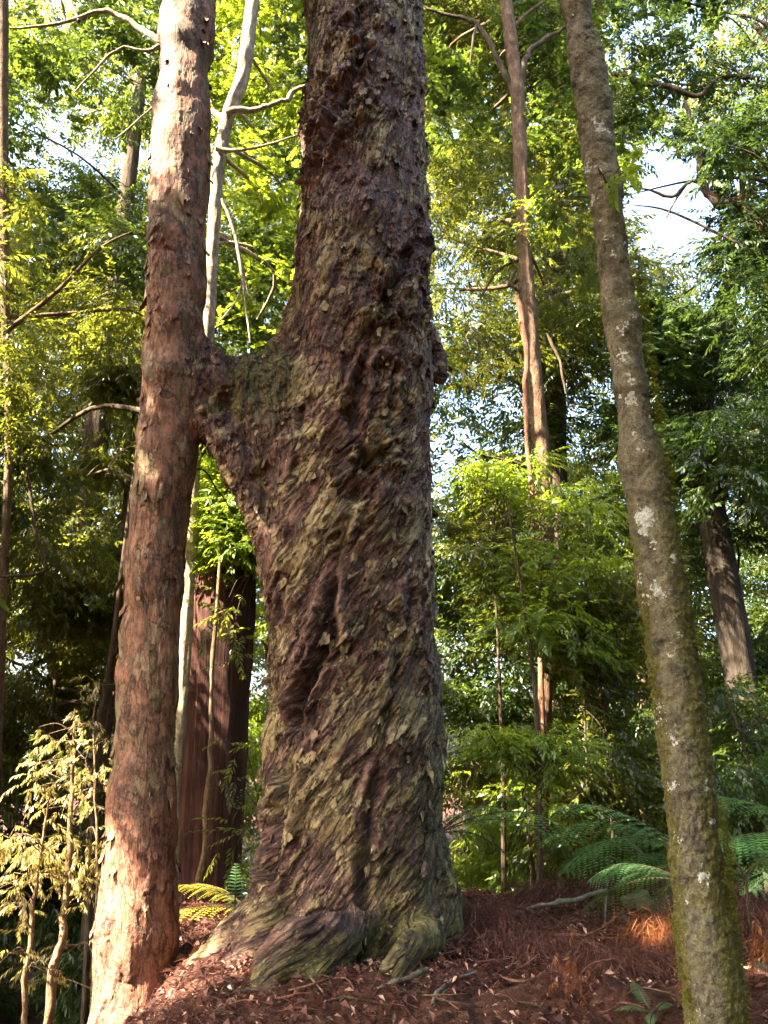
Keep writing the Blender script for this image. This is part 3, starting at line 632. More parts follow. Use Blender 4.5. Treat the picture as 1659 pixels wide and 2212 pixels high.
# ------------------------------------------------------------------ mossy pole tree on the right
def mossy_tree():
    Y = 4.4
    rows = [(-60, 1232, 76), (0, 1243, 74), (200, 1277, 76), (400, 1305, 80), (600, 1332, 84), (800, 1358, 84), (1000, 1386, 92), (1200, 1421, 95), (1400, 1452, 98),
            (1600, 1478, 106), (1800, 1498, 114), (2000, 1521, 110), (2212, 1547, 122), (2300, 1556, 128)]
    pts, rad = px_bole(rows, Y, hi=11.0); z0 = pts[0, 2]; zz = np.arange(z0, 11.0, .0075); n = 220
    x = np.interp(zz, pts[:, 2], pts[:, 0]); y = np.interp(zz, pts[:, 2], pts[:, 1]); r = np.interp(zz, pts[:, 2], rad)
    k = np.ones(41)/41; x = np.convolve(np.pad(x, 20, mode='edge'), k, 'valid'); r = np.convolve(np.pad(r, 20, mode='edge'), k, 'valid')
    th = np.linspace(-math.pi, math.pi, n, endpoint=False)+math.pi; T, Z = np.meshgrid(th, zz)     # angle 0 faces away
    X0 = x[:, None]; Rr = r[:, None]*np.ones_like(T)
    q = np.stack([np.sin(T)*Rr, np.cos(T)*Rr, Z], -1).reshape(-1, 3)
    low = sstep(4.2, 1.8, Z)
    h = ((fb3(q*2.6, 11, 2)-.5)*.075 + (fb3(q*12, 12, 4)-.5)*.030).reshape(T.shape)-.006
    crag = fb3(q*48, 15, 3).reshape(T.shape); h = h + (crag-.5)*.020*(.5+low)
    rings = fb2(T.ravel()*2, Z.ravel()*22, 16, 3).reshape(T.shape); h = h - .006*sstep(.6, .75, rings)*(1-low*.6)
    for (py, am) in ((1860, .02), (700, .012), (1010, .012)):
        zk = P(0, py, Y)[2]; h = h + am*np.exp(-((Z-zk)/.12)**2)
    Rr = Rr + h
    V = np.stack([X0+Rr*np.sin(T), Y+Rr*np.cos(T)+0*X0, Z], -1).reshape(-1, 3)
    m = len(zz); i = np.arange(m-1)[:, None]; j = np.arange(n)[None]
    F = np.stack([i*n+j, (i+1)*n+j, (i+1)*n+(j+1) % n, i*n+(j+1) % n], -1).reshape(-1, 4)
    side = np.sin(T)   # + = right
    ms = .10 + .80*low*sstep(-.3, .9, side) + .35*low*sstep(.75, .95, -side) + .25*low + .1*sstep(.5, 1, side)
    lich = np.zeros_like(T)
    for px, py, a, w in ((1400, 1110, .05, 1.0), (1398, 1140, .025, .9), (1368, 850, .045, .6), (1296, 260, .075, .55), (1278, 335, .055, .55), (1330, 500, .03, .3), (1360, 690, .05, .45), (1355, 750, .06, .5), (1345, 640, .05, .35), (1425, 1275, .06, .55), (1460, 1700, .05, .35), (1440, 1530, .05, .4), (1400, 1250, .05, .35), (1385, 950, .07, .3)):
        c = P(px, py, Y-.15); d = np.sqrt((X0+Rr*np.sin(T)-c[0])**2+((Z-c[2])*.7)**2)/a; lich = np.maximum(lich, w*1.1*np.exp(-d**2)*(np.cos(T) < 0))
    rq = np.random.default_rng(3)
    for _ in range(90):
        zc_ = rq.uniform(.4, 7.5); a_ = rq.uniform(math.pi*.55, math.pi*1.45); rr_ = rq.uniform(.008, .05); xk = np.interp(zc_, zz, x); rk_ = np.interp(zc_, zz, r)
        d = np.sqrt((X0+Rr*np.sin(T)-xk-rk_*math.sin(a_))**2+((Z-zc_)*rq.uniform(.5, 1))**2)/rr_; lich = np.maximum(lich, rq.uniform(.25, .6)*np.exp(-d**2)*(np.cos(T) < 0))
    t = thing('mossy_tree', (float(x[0]), Y, 0.1), 'slim leaning tree with brown bark, white lichen spots and yellow moss, nearest on the right', 'tree')
    mesh('trunk', V, F, BK['mossy'], t, {'moss': ms.ravel(), 'lich': lich.ravel(), 'crag': crag.ravel()})
    rg = np.random.default_rng(8); zt = z0+(rg.random(6000)**1.25)*(4.6-z0); sd = rg.random(6000) < .74
    tt = np.where(sd, math.pi/2+rg.normal(size=6000)*.40+.25, -math.pi/2-rg.normal(size=6000)*.25-.15)
    w = fb2(tt*1.3, zt*2.6, 19, 3); k = rg.random(6000) < sstep(.42, .62, w)*np.where(sd, 1, .8*sstep(3.2, 1.5, zt))
    zt, tt = zt[k], tt[k]; rr = np.interp(zt, zz, r)+.004; xc = np.interp(zt, zz, x)
    pos = np.stack([xc+rr*np.sin(tt), Y+rr*np.cos(tt), zt], -1)
    V, F, a, b = leaves(pos, np.pi/2-tt, rg.normal(size=len(pos))*.4+.2, rg.uniform(.005, .0105, len(pos)), 'long', 9)
    mesh('moss', V, F, LM['moss'], t, {'rnd': a, 'tone': b}, smooth=False)['label'] = 'tufts of yellow-green moss along the trunk side'
    return t
mossy_tree()

# ------------------------------------------------------------------ trees behind
def fill(x0, y0, x1, y1, Ya, Yb, dens, r, seed):
    rg = np.random.default_rng(seed); Ym = (Ya+Yb)/2
    a = P(x0, y1, Ym); b = P(x1, y0, Ym); area = abs(b[0]-a[0])*abs(b[2]-a[2])*1.1
    n = max(3, int(dens*area/(r*r*1.15)))
    px = rg.uniform(x0, x1, n); py = rg.uniform(y0, y1, n); Yv = rg.uniform(Ya, Yb, n); p = P(px, py, Yv)
    g = ground_z(p[:, 0], p[:, 1]); k = p[:, 2] > g+.15
    return np.concatenate([p, rg.uniform(.6, 1.3, n)[:, None]*r], 1)[k]
def tree(name, label, rows, Y, bark, boxes, nb=18, seed=0, rough=.08, auto=None, group='trees in the forest behind', twig=.02, cat='tree'):
    """boxes: (x0,y0,x1,y1,Ya,Yb,density,clump r,leaf length,kind,material)"""
    if auto:
        X, Yv, r0, top, lean = auto; gz = float(ground_z(X, Yv)); pts = np.array([[X, Yv, gz-.2], [X+lean*.4, Yv, gz+top*.45], [X+lean, Yv, gz+top]]); rad = np.array([r0*1.15, r0*.85, r0*.4])
    else: pts, rad = px_bole(rows, Y)
    t = thing(name, (pts[0][0], pts[0][1], float(ground_z(pts[0][0], pts[0][1]))), label, cat, group)
    A = Acc(); V, F = bole(pts, rad, 26, seed, rough, dz=.045 if Y < 11 else .08); A.add(V, F)
    rg = np.random.default_rng(seed+50); allc = []
    for i, bx in enumerate(boxes):
        cl = fill(*bx[:8], seed*7+i); allc.append(cl)
        crown('crown', cl, bx[8], bx[9], LM[bx[10]], t, seed*13+i, lit=bx[4] > 8.5, dens=bx[11] if len(bx) > 11 else 1.0)
    if allc:
        allc = np.concatenate(allc)
        for c in allc[rg.permutation(len(allc))[:nb]]:
            z = np.clip(c[2]-rg.uniform(0, 1.4), pts[0][2]+.5, pts[-1][2]-.2)
            b0 = np.array([np.interp(z, pts[:, 2], pts[:, 0]), np.interp(z, pts[:, 2], pts[:, 1]), z])
            if np.linalg.norm(c[:3]-b0) < 3.2: limb_to(A, b0, c[:3], twig*rg.uniform(1, 2), .006, rg)
    A.build('trunk', BK[bark], t); return t

tree('tree', 'thin brown tree right of the twisted trunk, forked near the top with stringy bark', [(0, 1093, 26), (100, 1105, 27), (200, 1118, 30), (400, 1126, 30), (600, 1136, 32), (800, 1153, 34), (1000, 1172, 37), (1110, 1180, 33), (1500, 1178, 30), (1700, 1172, 30)], 9.9, 'brown2',
     [(905, -100, 1260, 330, 10.4, 12.5, 1.1, .50, .075, 'broad', 'deep'), (900, 300, 1260, 760, 10.4, 12.5, .8, .42, .06, 'fine', 'olive'), (1060, 430, 1180, 560, 9.5, 9.8, .5, .22, .05, 'fine', 'fresh')], nb=16, seed=1, rough=.22)
tree('tree', 'dark straight trunk half hidden in leaves right of the thin forked tree', [(200, 1248, 34), (330, 1228, 40), (450, 1206, 60), (800, 1192, 60), (1200, 1194, 64), (1560, 1195, 68), (1800, 1195, 70)], 14.0, 'brown',
     [(880, -150, 1320, 800, 12.5, 16, 1.3, .85, .10, 'long', 'olive'), (900, 700, 1430, 1560, 12.5, 15.5, 1.5, .75, .10, 'long', 'deep')], nb=24, seed=2)
tree('tree', 'dark trunk leaning left with pale lichen streak, at the far right edge', [(300, 1760, 30), (650, 1560, 40), (900, 1508, 54), (1060, 1528, 60), (1300, 1572, 66), (1560, 1614, 70), (1700, 1640, 70)], 12.5, 'shade',
     [(1380, 620, 1820, 1180, 12.5, 15, .8, .75, .095, 'long', 'blue'), (1400, 1350, 1560, 1900, 13, 16, .7, .6, .10, 'long', 'deep')], nb=16, seed=3)
tree('tree', 'broad red-brown trunk with fibrous vertical bark, behind and between the joined trunks', [(0, 800, 60), (500, 780, 70), (700, 735, 78), (900, 620, 88), (1000, 550, 96), (1100, 512, 108), (1200, 492, 120), (1400, 474, 138), (1600, 459, 148), (1800, 448, 152), (2000, 440, 154), (2230, 434, 160)], 9.0, 'red',
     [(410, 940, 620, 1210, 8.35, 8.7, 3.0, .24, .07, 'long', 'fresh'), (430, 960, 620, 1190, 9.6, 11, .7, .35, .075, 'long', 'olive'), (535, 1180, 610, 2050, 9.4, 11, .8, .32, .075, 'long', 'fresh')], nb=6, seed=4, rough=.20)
tree('tree', 'thin crooked pale tree seen behind the gap of the joined trunks', [(0, 545, 28), (120, 532, 30), (180, 522, 30), (230, 497, 30), (330, 474, 26), (430, 465, 26), (600, 455, 28), (700, 450, 28), (900, 434, 24), (1000, 420, 24), (1200, 410, 27), (1350, 403, 27), (1500, 395, 22), (1700, 380, 15), (2150, 376, 15)], 8.3, 'pale',
     [(440, -80, 690, 420, 9.0, 11.5, .8, .42, .07, 'broad', 'fresh'), (440, 400, 680, 790, 9.0, 11.5, .95, .40, .07, 'broad', 'fresh')], nb=10, seed=5, rough=.25)
tree('tree', 'thin spotted stem at the left edge of the picture', [(0, 4, 28), (300, 4, 26), (700, 12, 18), (900, 20, 17), (1050, 17, 17), (1250, 8, 18), (1600, -4, 18)], 9.0, 'brown2',
     [(-80, 330, 60, 950, 8.2, 8.7, 1.2, .25, .075, 'long', 'olive'), (-160, -120, 340, 330, 8.6, 11, 1.1, .48, .075, 'broad', 'deep'), (-160, 400, 335, 760, 8.8, 11, 1.0, .45, .08, 'long', 'olive')], nb=4, seed=6)
tree('tree', 'thin dark curved stem in the shade left of the joined trunks', [(300, 420, 5), (700, 360, 6), (950, 300, 8), (1130, 276, 9), (1400, 242, 10), (1600, 207, 12), (2000, 190, 13)], 8.6, 'brown',
     [(-100, 740, 320, 1350, 9.2, 11.5, 1.3, .48, .085, 'droop', 'olive')], nb=3, seed=7)
tree('tree', 'dark thick trunk low in the shade at the far left', [(1500, 235, 26), (1700, 215, 32), (2000, 197, 40), (2200, 185, 44)], 11.0, 'brown',
     [(-220, 1280, 330, 1750, 10.5, 13, 1.0, .6, .095, 'droop', 'olive'), (-220, 1700, 480, 2400, 11, 13.5, 1.6, .6, .095, 'droop', 'deep')], nb=14, seed=8)
tree('tree', 'pale brown trunk faint among leaves between the thin forked tree and the mossy tree', [(-50, 1255, 14), (500, 1318, 20), (900, 1364, 26), (1250, 1385, 34), (1500, 1382, 38), (1750, 1388, 42), (1900, 1390, 44)], 14.5, 'tan',
     [(920, 1250, 1480, 1980, 13, 17, .95, .7, .10, 'long', 'olive')], nb=14, seed=9)
tree('tree', 'crooked dark-limbed tree against the bright sky at the upper right', None, 10.5, 'brown',
     [(1340, -60, 1560, 250, 9.6, 12, .75, .42, .07, 'broad', 'blue'), (1300, 120, 1480, 460, 10, 12, .8, .36, .06, 'broad', 'deep'), (1480, -100, 1850, 330, 8.8, 11, .75, .45, .085, 'long', 'blue'), (1500, 280, 1850, 480, 9.6, 11, .55, .4, .065, 'broad', 'blue')], nb=22, seed=10, auto=(6.0, 10.3, .22, 13, -.1))
tree('tree', 'dense dark tree filling the right edge below the sky opening', None, 11.5, 'brown',
     [(1540, 460, 1880, 1100, 9.8, 12, .9, .5, .08, 'long', 'blue'), (1350, 540, 1560, 1000, 11, 13, .9, .55, .08, 'broad', 'blue'), (1620, 1080, 1900, 1750, 11, 13, .6, .55, .09, 'long', 'deep')], nb=24, seed=11, auto=(7.6, 11.6, .25, 12, .3))
tree('tree', 'tall leafy tree deep in the forest at the upper left', None, 15, 'brown',
     [(-300, -200, 420, 620, 13, 17, 1.05, .85, .10, 'long', 'deep'), (-300, 480, 420, 1450, 13, 17, 1.5, .85, .11, 'long', 'olive')], nb=26, seed=12, auto=(-5.6, 15, .3, 17, .4))
tree('tree', 'tall leafy tree deep in the forest behind the joined trunks', None, 15, 'brown',
     [(400, -150, 700, 1000, 13, 16.5, 1.0, .8, .095, 'broad', 'deep'), (400, 950, 720, 2050, 13.5, 17, .9, .7, .10, 'long', 'fresh')], nb=16, seed=13, auto=(-1.9, 15.5, .16, 18, .9))
tree('tree', 'tall leafy tree deep in the forest at the lower right', None, 16, 'brown',
     [(1350, 900, 1900, 2000, 15, 19, 1.0, .9, .11, 'long', 'deep')], nb=14, seed=14, auto=(9.8, 16.5, .28, 16, -.2))

# shrubs and saplings in the middle distance
def bush(name, label, X, Y, boxes, seed, hgt=2.5, bark='brown', cat='shrub', nb=14):
    gz = float(ground_z(X, Y)); t = thing(name, (X, Y, gz), label, cat, 'young trees under the canopy'); A = Acc(); rg = np.random.default_rng(seed)
    pts = np.array([[X, Y, gz-.1], [X+.05, Y, gz+hgt*.5], [X+rg.normal()*.1, Y, gz+hgt]])
    V, F = tube(pts, [.03, .024, .008], 8, sub=6, jit=.1); A.add(V, F); allc = []
    for i, bx in enumerate(boxes):
        cl = fill(*bx[:8], seed*5+i); allc.append(cl); crown('foliage', cl, bx[8], bx[9], LM[bx[10]], t, seed*17+i, dens=bx[11] if len(bx) > 11 else 1.0)
    for c in np.concatenate(allc)[:nb]:
        z = np.clip(c[2]-.3, gz+.2, gz+hgt-.05); b0 = np.array([np.interp(z, pts[:, 2], pts[:, 0]), Y, z]); limb_to(A, b0, c[:3], .012, .004, rg)
    A.build('stem', BK[bark], t); return t
def sx(px, py, Y): return float(P(px, py, Y)[0])
bush('sapling', 'tall bushy sapling with drooping leaf tiers beside the twisted trunk', sx(1060, 1200, 9.2), 9.2,
     [(960, 950, 1140, 1100, 9.0, 10, 1.2, .30, .07, 'long', 'fresh'), (935, 1080, 1200, 1480, 9.0, 10.2, 1.6, .34, .075, 'long', 'olive')], 21, 4.2)
bush('sapling', 'bright tiered sapling glowing in front of the thin forked tree', sx(1150, 1600, 8.5), 8.5,
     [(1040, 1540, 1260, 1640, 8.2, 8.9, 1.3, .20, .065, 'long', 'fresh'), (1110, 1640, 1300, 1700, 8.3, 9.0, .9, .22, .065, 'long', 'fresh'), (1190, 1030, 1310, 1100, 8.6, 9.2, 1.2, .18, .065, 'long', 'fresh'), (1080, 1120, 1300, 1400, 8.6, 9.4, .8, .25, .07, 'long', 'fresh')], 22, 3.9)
bush('shrub', 'leafy shrub of narrow leaves left of the mossy tree', sx(1300, 1600, 9.6), 9.6,
     [(1200, 1200, 1420, 1850, 9.3, 10.6, 1.4, .34, .08, 'long', 'olive')], 23, 3.0)
bush('shrub', 'sunlit pale-leaved shrub low behind the roots of the twisted trunk', sx(1060, 1850, 10.4), 10.4,
     [(930, 1640, 1380, 2000, 9.8, 11.6, 1.0, .36, .08, 'long', 'fresh')], 24, 1.9)
bush('shrub', 'dark leafy shrub behind the mossy tree at the right', sx(1600, 1600, 9.4), 9.4,
     [(1530, 1480, 1820, 1860, 9.0, 10.4, .9, .38, .08, 'long', 'deep')], 25, 2.6)
bush('shrub', 'sunlit drooping foliage at the left edge, halfway up', sx(40, 800, 8.0), 8.0,
     [(-60, 725, 135, 860, 7.8, 8.4, 2.6, .20, .075, 'droop', 'pale')], 26, 4.9, 'brown', nb=3)

# far wood closing the view: nobody could count it
def far_wood():
    rg = np.random.default_rng(77); cl = np.concatenate([fill(-500, -100, 2200, 1300, 21, 31, 2.2, 1.6, 300), fill(-600, 1000, 2300, 2000, 19, 28, 2.0, 1.3, 301)])
    A = Acc(); area = cl[:, 3]**2; cnt = (area*16).astype(int); ci = np.repeat(np.arange(len(cl)), cnt); n = len(ci)
    d = rg.normal(size=(n, 3)); d /= np.linalg.norm(d, axis=1)[:, None]; pos = cl[ci, :3]+d*(rg.random(n)**.4*cl[ci, 3])[:, None]*np.array([1, 1, .7])
    k = keep_mask(pos, True, True, 3); pos = pos[k]; ci = ci[k]
    V, F, a, b = leaves(pos, rg.random(len(pos))*6.28, rg.normal(size=len(pos))*.4, rg.uniform(.15, .25, len(pos)), 'long', 4, np.clip(rg.random(len(cl))[ci]*.7+rg.random(len(pos))*.3, 0, 1))
    tag(mesh('far_wood', V, F, LM['olive'], None, {'rnd': a, 'tone': b}, smooth=False), 'distant mass of forest foliage beyond the trees', 'foliage', kind='stuff')
far_wood()

# unseen tree added left of the camera so its crown shades the trunks
def shade_tree():
    rg = np.random.default_rng(31); n = 210
    T = np.stack([rg.uniform(-3.2, 4.2, n), rg.uniform(4.0, 8.0, n), rg.uniform(0, 9.2, n)], -1); p = T+S*rg.uniform(9, 14, n)[:, None]
    px, py = proj(p); k = (py < -260) | (px < -330); k |= p[:, 1] < .5; p = p[k]
    t = thing('shade_tree', (-8.2, .6, 0), 'tall canopy tree standing left of the view, its crown overhead', 'tree')
    cl = np.concatenate([p, rg.uniform(.7, 1.2, len(p))[:, None]], 1)
    crown('crown', cl, .15, 'long', LM['deep'], t, 91, gaps=False, dens=1.25)
    Tb = np.stack([rg.uniform(-1.15, .3, 26), np.full(26, 5.9), rg.uniform(3.3, 5.4, 26)], -1); pb = Tb+S*rg.uniform(10, 12.5, 26)[:, None]
    crown('crown', np.concatenate([pb, np.full((26, 1), .45)], 1), .10, 'long', LM['deep'], t, 92, gaps=False, lit=False, dens=1.3)  # extra clumps added up the sun ray to keep the joining limb shaded
    pts = np.array([[-8.2, .6, -.2], [-8.0, .8, 8], [-7.4, 1.2, 17]]); A = Acc(); V, F = bole(pts, [.4, .33, .15], 20, 3, dz=.2); A.add(V, F)
    for c in p[:25]: limb_to(A, np.array([-7.8, 1.0, np.clip(c[2]-1, 5, 16)]), c, .06, .02, rg)
    A.build('trunk', BK['brown'], t)
shade_tree()

def shade_canopy_behind():  # unseen crowns added around the camera to cut the sky fill
    for q, (x0, x1, y0, y1, z0, z1, n, lx, ly, lb) in enumerate(((-11, -1, -9, 1.5, 6.5, 13, 46, -6, -6, 'tall canopy tree behind the viewer on the left'), (-1, 10, -9, 1.5, 6.5, 13, 50, 5, -6, 'tall canopy tree behind the viewer on the right'),
                                                       (-14, 14, -16, -11, 0, 10, 90, 0, -14, 'dense thicket tree closing the clearing behind the viewer'), (7, 13, -9, 8, 0, 12, 80, 10, 2, 'dense thicket tree right of the clearing'))):
        rg = np.random.default_rng(400+q); p = np.stack([rg.uniform(x0, x1, n), rg.uniform(y0, y1, n), rg.uniform(z0, z1, n)], -1)
        px, py = proj(p); k = (p[:, 1] < .8) | (px > 2150); p = p[k]
        t = thing('canopy_tree', (lx, ly, 0), lb, 'tree'); crown('crown', np.concatenate([p, rg.uniform(1.0, 1.6, len(p))[:, None]], 1), .22, 'long', LM['deep'], t, 440+q, gaps=False, dens=1.2)
        A = Acc(); V, F = bole(np.array([[lx, ly, -.2], [lx+.3, ly, 6], [lx, ly+.3, 14]]), [.4, .33, .15], 20, 3, dz=.2); A.add(V, F)
        for c in p[:12]: limb_to(A, np.array([lx, ly, np.clip(c[2]-1, 3, 13)]), c, .06, .02, rg)
        A.build('trunk', BK['brown'], t)
shade_canopy_behind()

def shade_canopy_above():  # unseen crowns added overhead and at left to block sun and sky
    for q, (px0, py0, px1, py1, Ya, Yb, n, lx, ly, lb) in enumerate(((-1500, -1500, 900, -330, 8, 22, 260, -9.5, 13, 'high canopy tree over the left half of the forest'), (700, -1500, 3200, -330, 8, 22, 260, 9.5, 15, 'high canopy tree over the right half of the forest'),
                                                                (-2400, -400, -560, 1500, 6, 16, 190, -9.5, 9, 'broad canopy tree just beyond the left edge of the view'))):
        rg = np.random.default_rng(500+q); p = P(rg.uniform(px0, px1, n), rg.uniform(py0, py1, n), rg.uniform(Ya, Yb, n)); p = p[(p[:, 2] < 28) & (p[:, 2] > 2)]
        t = thing('canopy_tree', (lx, ly, -1.4), lb, 'tree'); crown('crown', np.concatenate([p, rg.uniform(1.0, 1.6, len(p))[:, None]], 1), .20, 'long', LM['deep'], t, 540+q, gaps=False, dens=1.15)
        A = Acc(); V, F = bole(np.array([[lx, ly, -1.6], [lx+.3, ly, 6], [lx, ly+.3, 20]]), [.4, .33, .12], 20, 3, dz=.2); A.add(V, F); A.build('trunk', BK['brown'], t)
shade_canopy_above()

# ------------------------------------------------------------------ named branches of the crooked trees, vines, sprigs
def px_tube(A, rows, Y, n=8, sub=6, jit=.12, seed=0):
    pts = []; rad = []
    for r in rows:
        Yv = r[3] if len(r) > 3 else Y; p = P(r[0], r[1], Yv); pts.append(p); rad.append(r[2]/2/FPX*zc(p))
    V, F = tube(pts, rad, n, sub=sub, jit=jit, seed=seed); A.add(V, F)
def branch_part(tree_match, name, lines, Y, bark):
    t = [o for o in sc.objects if o.parent is None and o.get('label', '').startswith(tree_match)][0]
    for i, l in enumerate(lines):
        A = Acc(); px_tube(A, l, Y, seed=i); A.build(name, BK[bark], t)
branch_part('crooked dark-limbed', 'limb', [
    [(1720, 560, 34), (1655, 500, 30), (1615, 440, 26), (1560, 440, 22), (1525, 405, 18), (1512, 360, 16), (1518, 325, 14), (1495, 285, 10), (1480, 220, 7)],
    [(1518, 330, 12), (1545, 322, 9), (1590, 330, 6)], [(1520, 395, 10), (1490, 395, 8), (1450, 425, 7), (1400, 410, 5), (1360, 402, 4)],
    [(1600, 445, 16), (1605, 395, 13), (1598, 380, 8)], [(1640, 170, 8), (1560, 165, 9), (1510, 205, 10), (1440, 190, 12), (1370, 175, 12), (1320, 160, 8)],
    [(1480, 400, 6), (1455, 440, 4), (1440, 470, 3)]], 10.0, 'brown')
branch_part('thin brown tree', 'limb', [
    [(1118, 205, 16), (1095, 170, 13), (1070, 110, 12), (1040, 60, 12), (1010, 40, 9), (960, 30, 7), (915, 12, 5)], [(1115, 230, 14), (1128, 170, 14), (1135, 130, 15), (1160, 95, 12), (1200, 70, 9), (1240, 50, 7)],
    [(1030, 52, 8), (1022, 90, 5), (1015, 140, 3)], [(1130, 560, 8), (1080, 580, 6), (1040, 640, 4)], [(1180, 720, 8), (1210, 780, 6), (1222, 850, 4)]], 9.9, 'brown')
branch_part('thin crooked pale', 'limb', [
    [(468, 320, 12), (520, 325, 7), (590, 308, 5), (650, 290, 3)], [(492, 240, 14), (560, 235, 10), (615, 220, 12), (645, 190, 8), (700, 180, 6)], [(480, 430, 6), (505, 500, 8), (525, 600, 7), (530, 650, 5), (540, 740, 3)],
    [(525, 600, 5), (510, 650, 4), (470, 700, 3)]], 8.2, 'pale')
branch_part('thin spotted stem', 'limb', [
    [(430, 130, 14), (365, 100, 16), (300, 55, 14), (250, 30, 12), (215, 22, 9), (130, 50, 8), (20, 60, 4)], [(360, 95, 10), (310, 110, 6), (260, 105, 6), (215, 140, 5), (160, 200, 3)],
    [(170, 45, 8), (160, 20, 7), (140, -10, 6)], [(345, 215, 5), (320, 240, 5), (270, 285, 4), (245, 300, 3)]], 7.7, 'pale')
branch_part('thin dark curved', 'limb', [
    [(60, 1010, 8), (75, 1130, 9), (100, 1220, 9), (80, 1240, 7), (0, 1245, 5)]], 8.6, 'brown')
def line_thing(name, label, cat, rows, Y, bark, group=None, n=8, part=None):
    A = Acc(); pts = [P(r[0], r[1], r[3] if len(r) > 3 else Y) for r in rows]; px_tube(A, rows, Y, n=n, seed=len(rows))
    return tag(A.build(name, BK[bark]), label, cat, group)
line_thing('hanging_vine', 'long reddish vine hanging down beside the thin forked tree', 'vine', [(1118, 640, 12), (1130, 700, 12), (1138, 850, 11), (1140, 980, 11), (1150, 1080, 12), (1152, 1170, 10), (1148, 1250, 10), (1156, 1330, 12), (1170, 1420, 11), (1172, 1520, 10), (1176, 1600, 8), (1178, 1700, 6), (1176, 1800, 6)], 9.4, 'vine')
line_thing('hanging_vine', 'thin pale vine running up the broad red-brown trunk', 'vine', [(475, 1180, 6), (468, 1330, 8), (455, 1480, 9), (455, 1600, 12), (448, 1700, 13), (440, 1820, 14), (430, 1930, 14), (426, 2030, 12), (428, 2120, 11)], 8.2, 'tan')
line_thing('hanging_vine', 'dark straight vine low behind the fern, right of the twisted trunk', 'vine', [(1136, 1660, 6), (1140, 1760, 9), (1146, 1850, 11), (1150, 1930, 10), (1152, 1990, 10)], 9.3, 'brown')
line_thing('hanging_vine', 'thin vine strand hanging left of the thin forked tree at mid height', 'vine', [(1262, 1120, 4), (1268, 1300, 5), (1262, 1480, 5), (1268, 1700, 5)], 9.4, 'brown')
line_thing('dead_twig', 'bare forked twig sticking out left of the smooth trunk', 'twig', [(296, 955, 5, 6.2), (275, 968, 4, 6.1), (250, 985, 4, 6.1), (235, 1010, 3, 6.1), (228, 1030, 3, 6.1)], 6.1, 'vine')
line_thing('dead_twig', 'bare brown twig crossing the gap between the joined trunks', 'twig', [(404, 1050, 5), (420, 1020, 5), (440, 1015, 4), (470, 1060, 3), (500, 1100, 3)], 6.5, 'brown')
line_thing('dead_snag', 'short reddish broken twig at the left edge of the twisted trunk', 'twig', [(596, 1490, 9, 6.4), (585, 1440, 9, 6.4), (575, 1400, 8, 6.3), (565, 1385, 4, 6.3)], 6.3, 'red')

def sprig(name, label, cat, centers, base, leaf, kind, mat, seed, n=10, group=None, twigr=.004, spread=.08, bark='brown'):
    t = thing(name, base, label, cat, group); rg = np.random.default_rng(seed); A = Acc(); pos = []
    for c in centers:
        c = np.array(c); m = (np.array(base)+c)/2+rg.normal(size=3)*.04+[0, 0, .05]; V, F = tube([base, m, c], [twigr*1.4, twigr, twigr*.5], 6, sub=5); A.add(V, F); pos.append(c+rg.normal(size=(n, 3))*spread)
    pos = np.concatenate(pos); V, F, a, b = leaves(pos, rg.random(len(pos))*6.28, rg.normal(size=len(pos))*.4+.2, leaf*rg.uniform(.8, 1.2, len(pos)), kind, seed)
    mesh('leaves' if False else 'foliage', V, F, LM[mat], t, {'rnd': a, 'tone': b}, smooth=False); A.build('stem', BK[bark], t); return t
sprig('leafy_sprig', 'bright green sprig growing on the mossy tree, high up', 'plant', [P(1322, 368, 4.2), P(1300, 385, 4.2), P(1345, 362, 4.2)], P(1325, 420, 4.25), .045, 'broad', 'fresh', 41, 2, spread=.03)
sprig('leafy_sprig', 'dark green sprig of broad leaves left of the mossy tree, below the bright one', 'plant', [P(1180, 430, 4.6), P(1235, 420, 4.6), P(1215, 455, 4.6)], P(1300, 430, 4.5), .05, 'broad', 'deep', 42, 4, spread=.06)
sprig('leafy_sprig', 'small bright sprig beside the top of the twisted trunk', 'plant', [P(945, 118, 6.6), P(940, 138, 6.6)], P(915, 60, 6.6), .045, 'broad', 'fresh', 43, 4, spread=.05)
sprig('leafy_sprig', 'lit feathery sprig hanging by the burl right of the twisted trunk', 'plant', [P(980, 800, 7.4), P(1010, 815, 7.4), P(1040, 790, 7.4), P(1090, 765, 7.4), P(1085, 790, 7.4)], P(1000, 700, 7.5), .045, 'fine', 'yellow', 44, 5, spread=.07, bark='tan')
sprig('leafy_sprig', 'small drooping leaf cluster in front of the broad red-brown trunk', 'plant', [P(495, 1290, 8.2), P(510, 1330, 8.2), P(480, 1340, 8.2), P(500, 1380, 8.2)], P(540, 1240, 8.4), .07, 'long', 'olive', 45, 5, spread=.12)
sprig('leafy_sprig', 'small leaf cluster low on the broad red-brown trunk by the twisted trunk', 'plant', [P(510, 1690, 8.0), P(500, 1780, 8.0), P(520, 1600, 8.0), P(530, 1840, 8.0), P(495, 1860, 8)], P(560, 1750, 8.2), .06, 'long', 'olive', 46, 6, spread=.13)

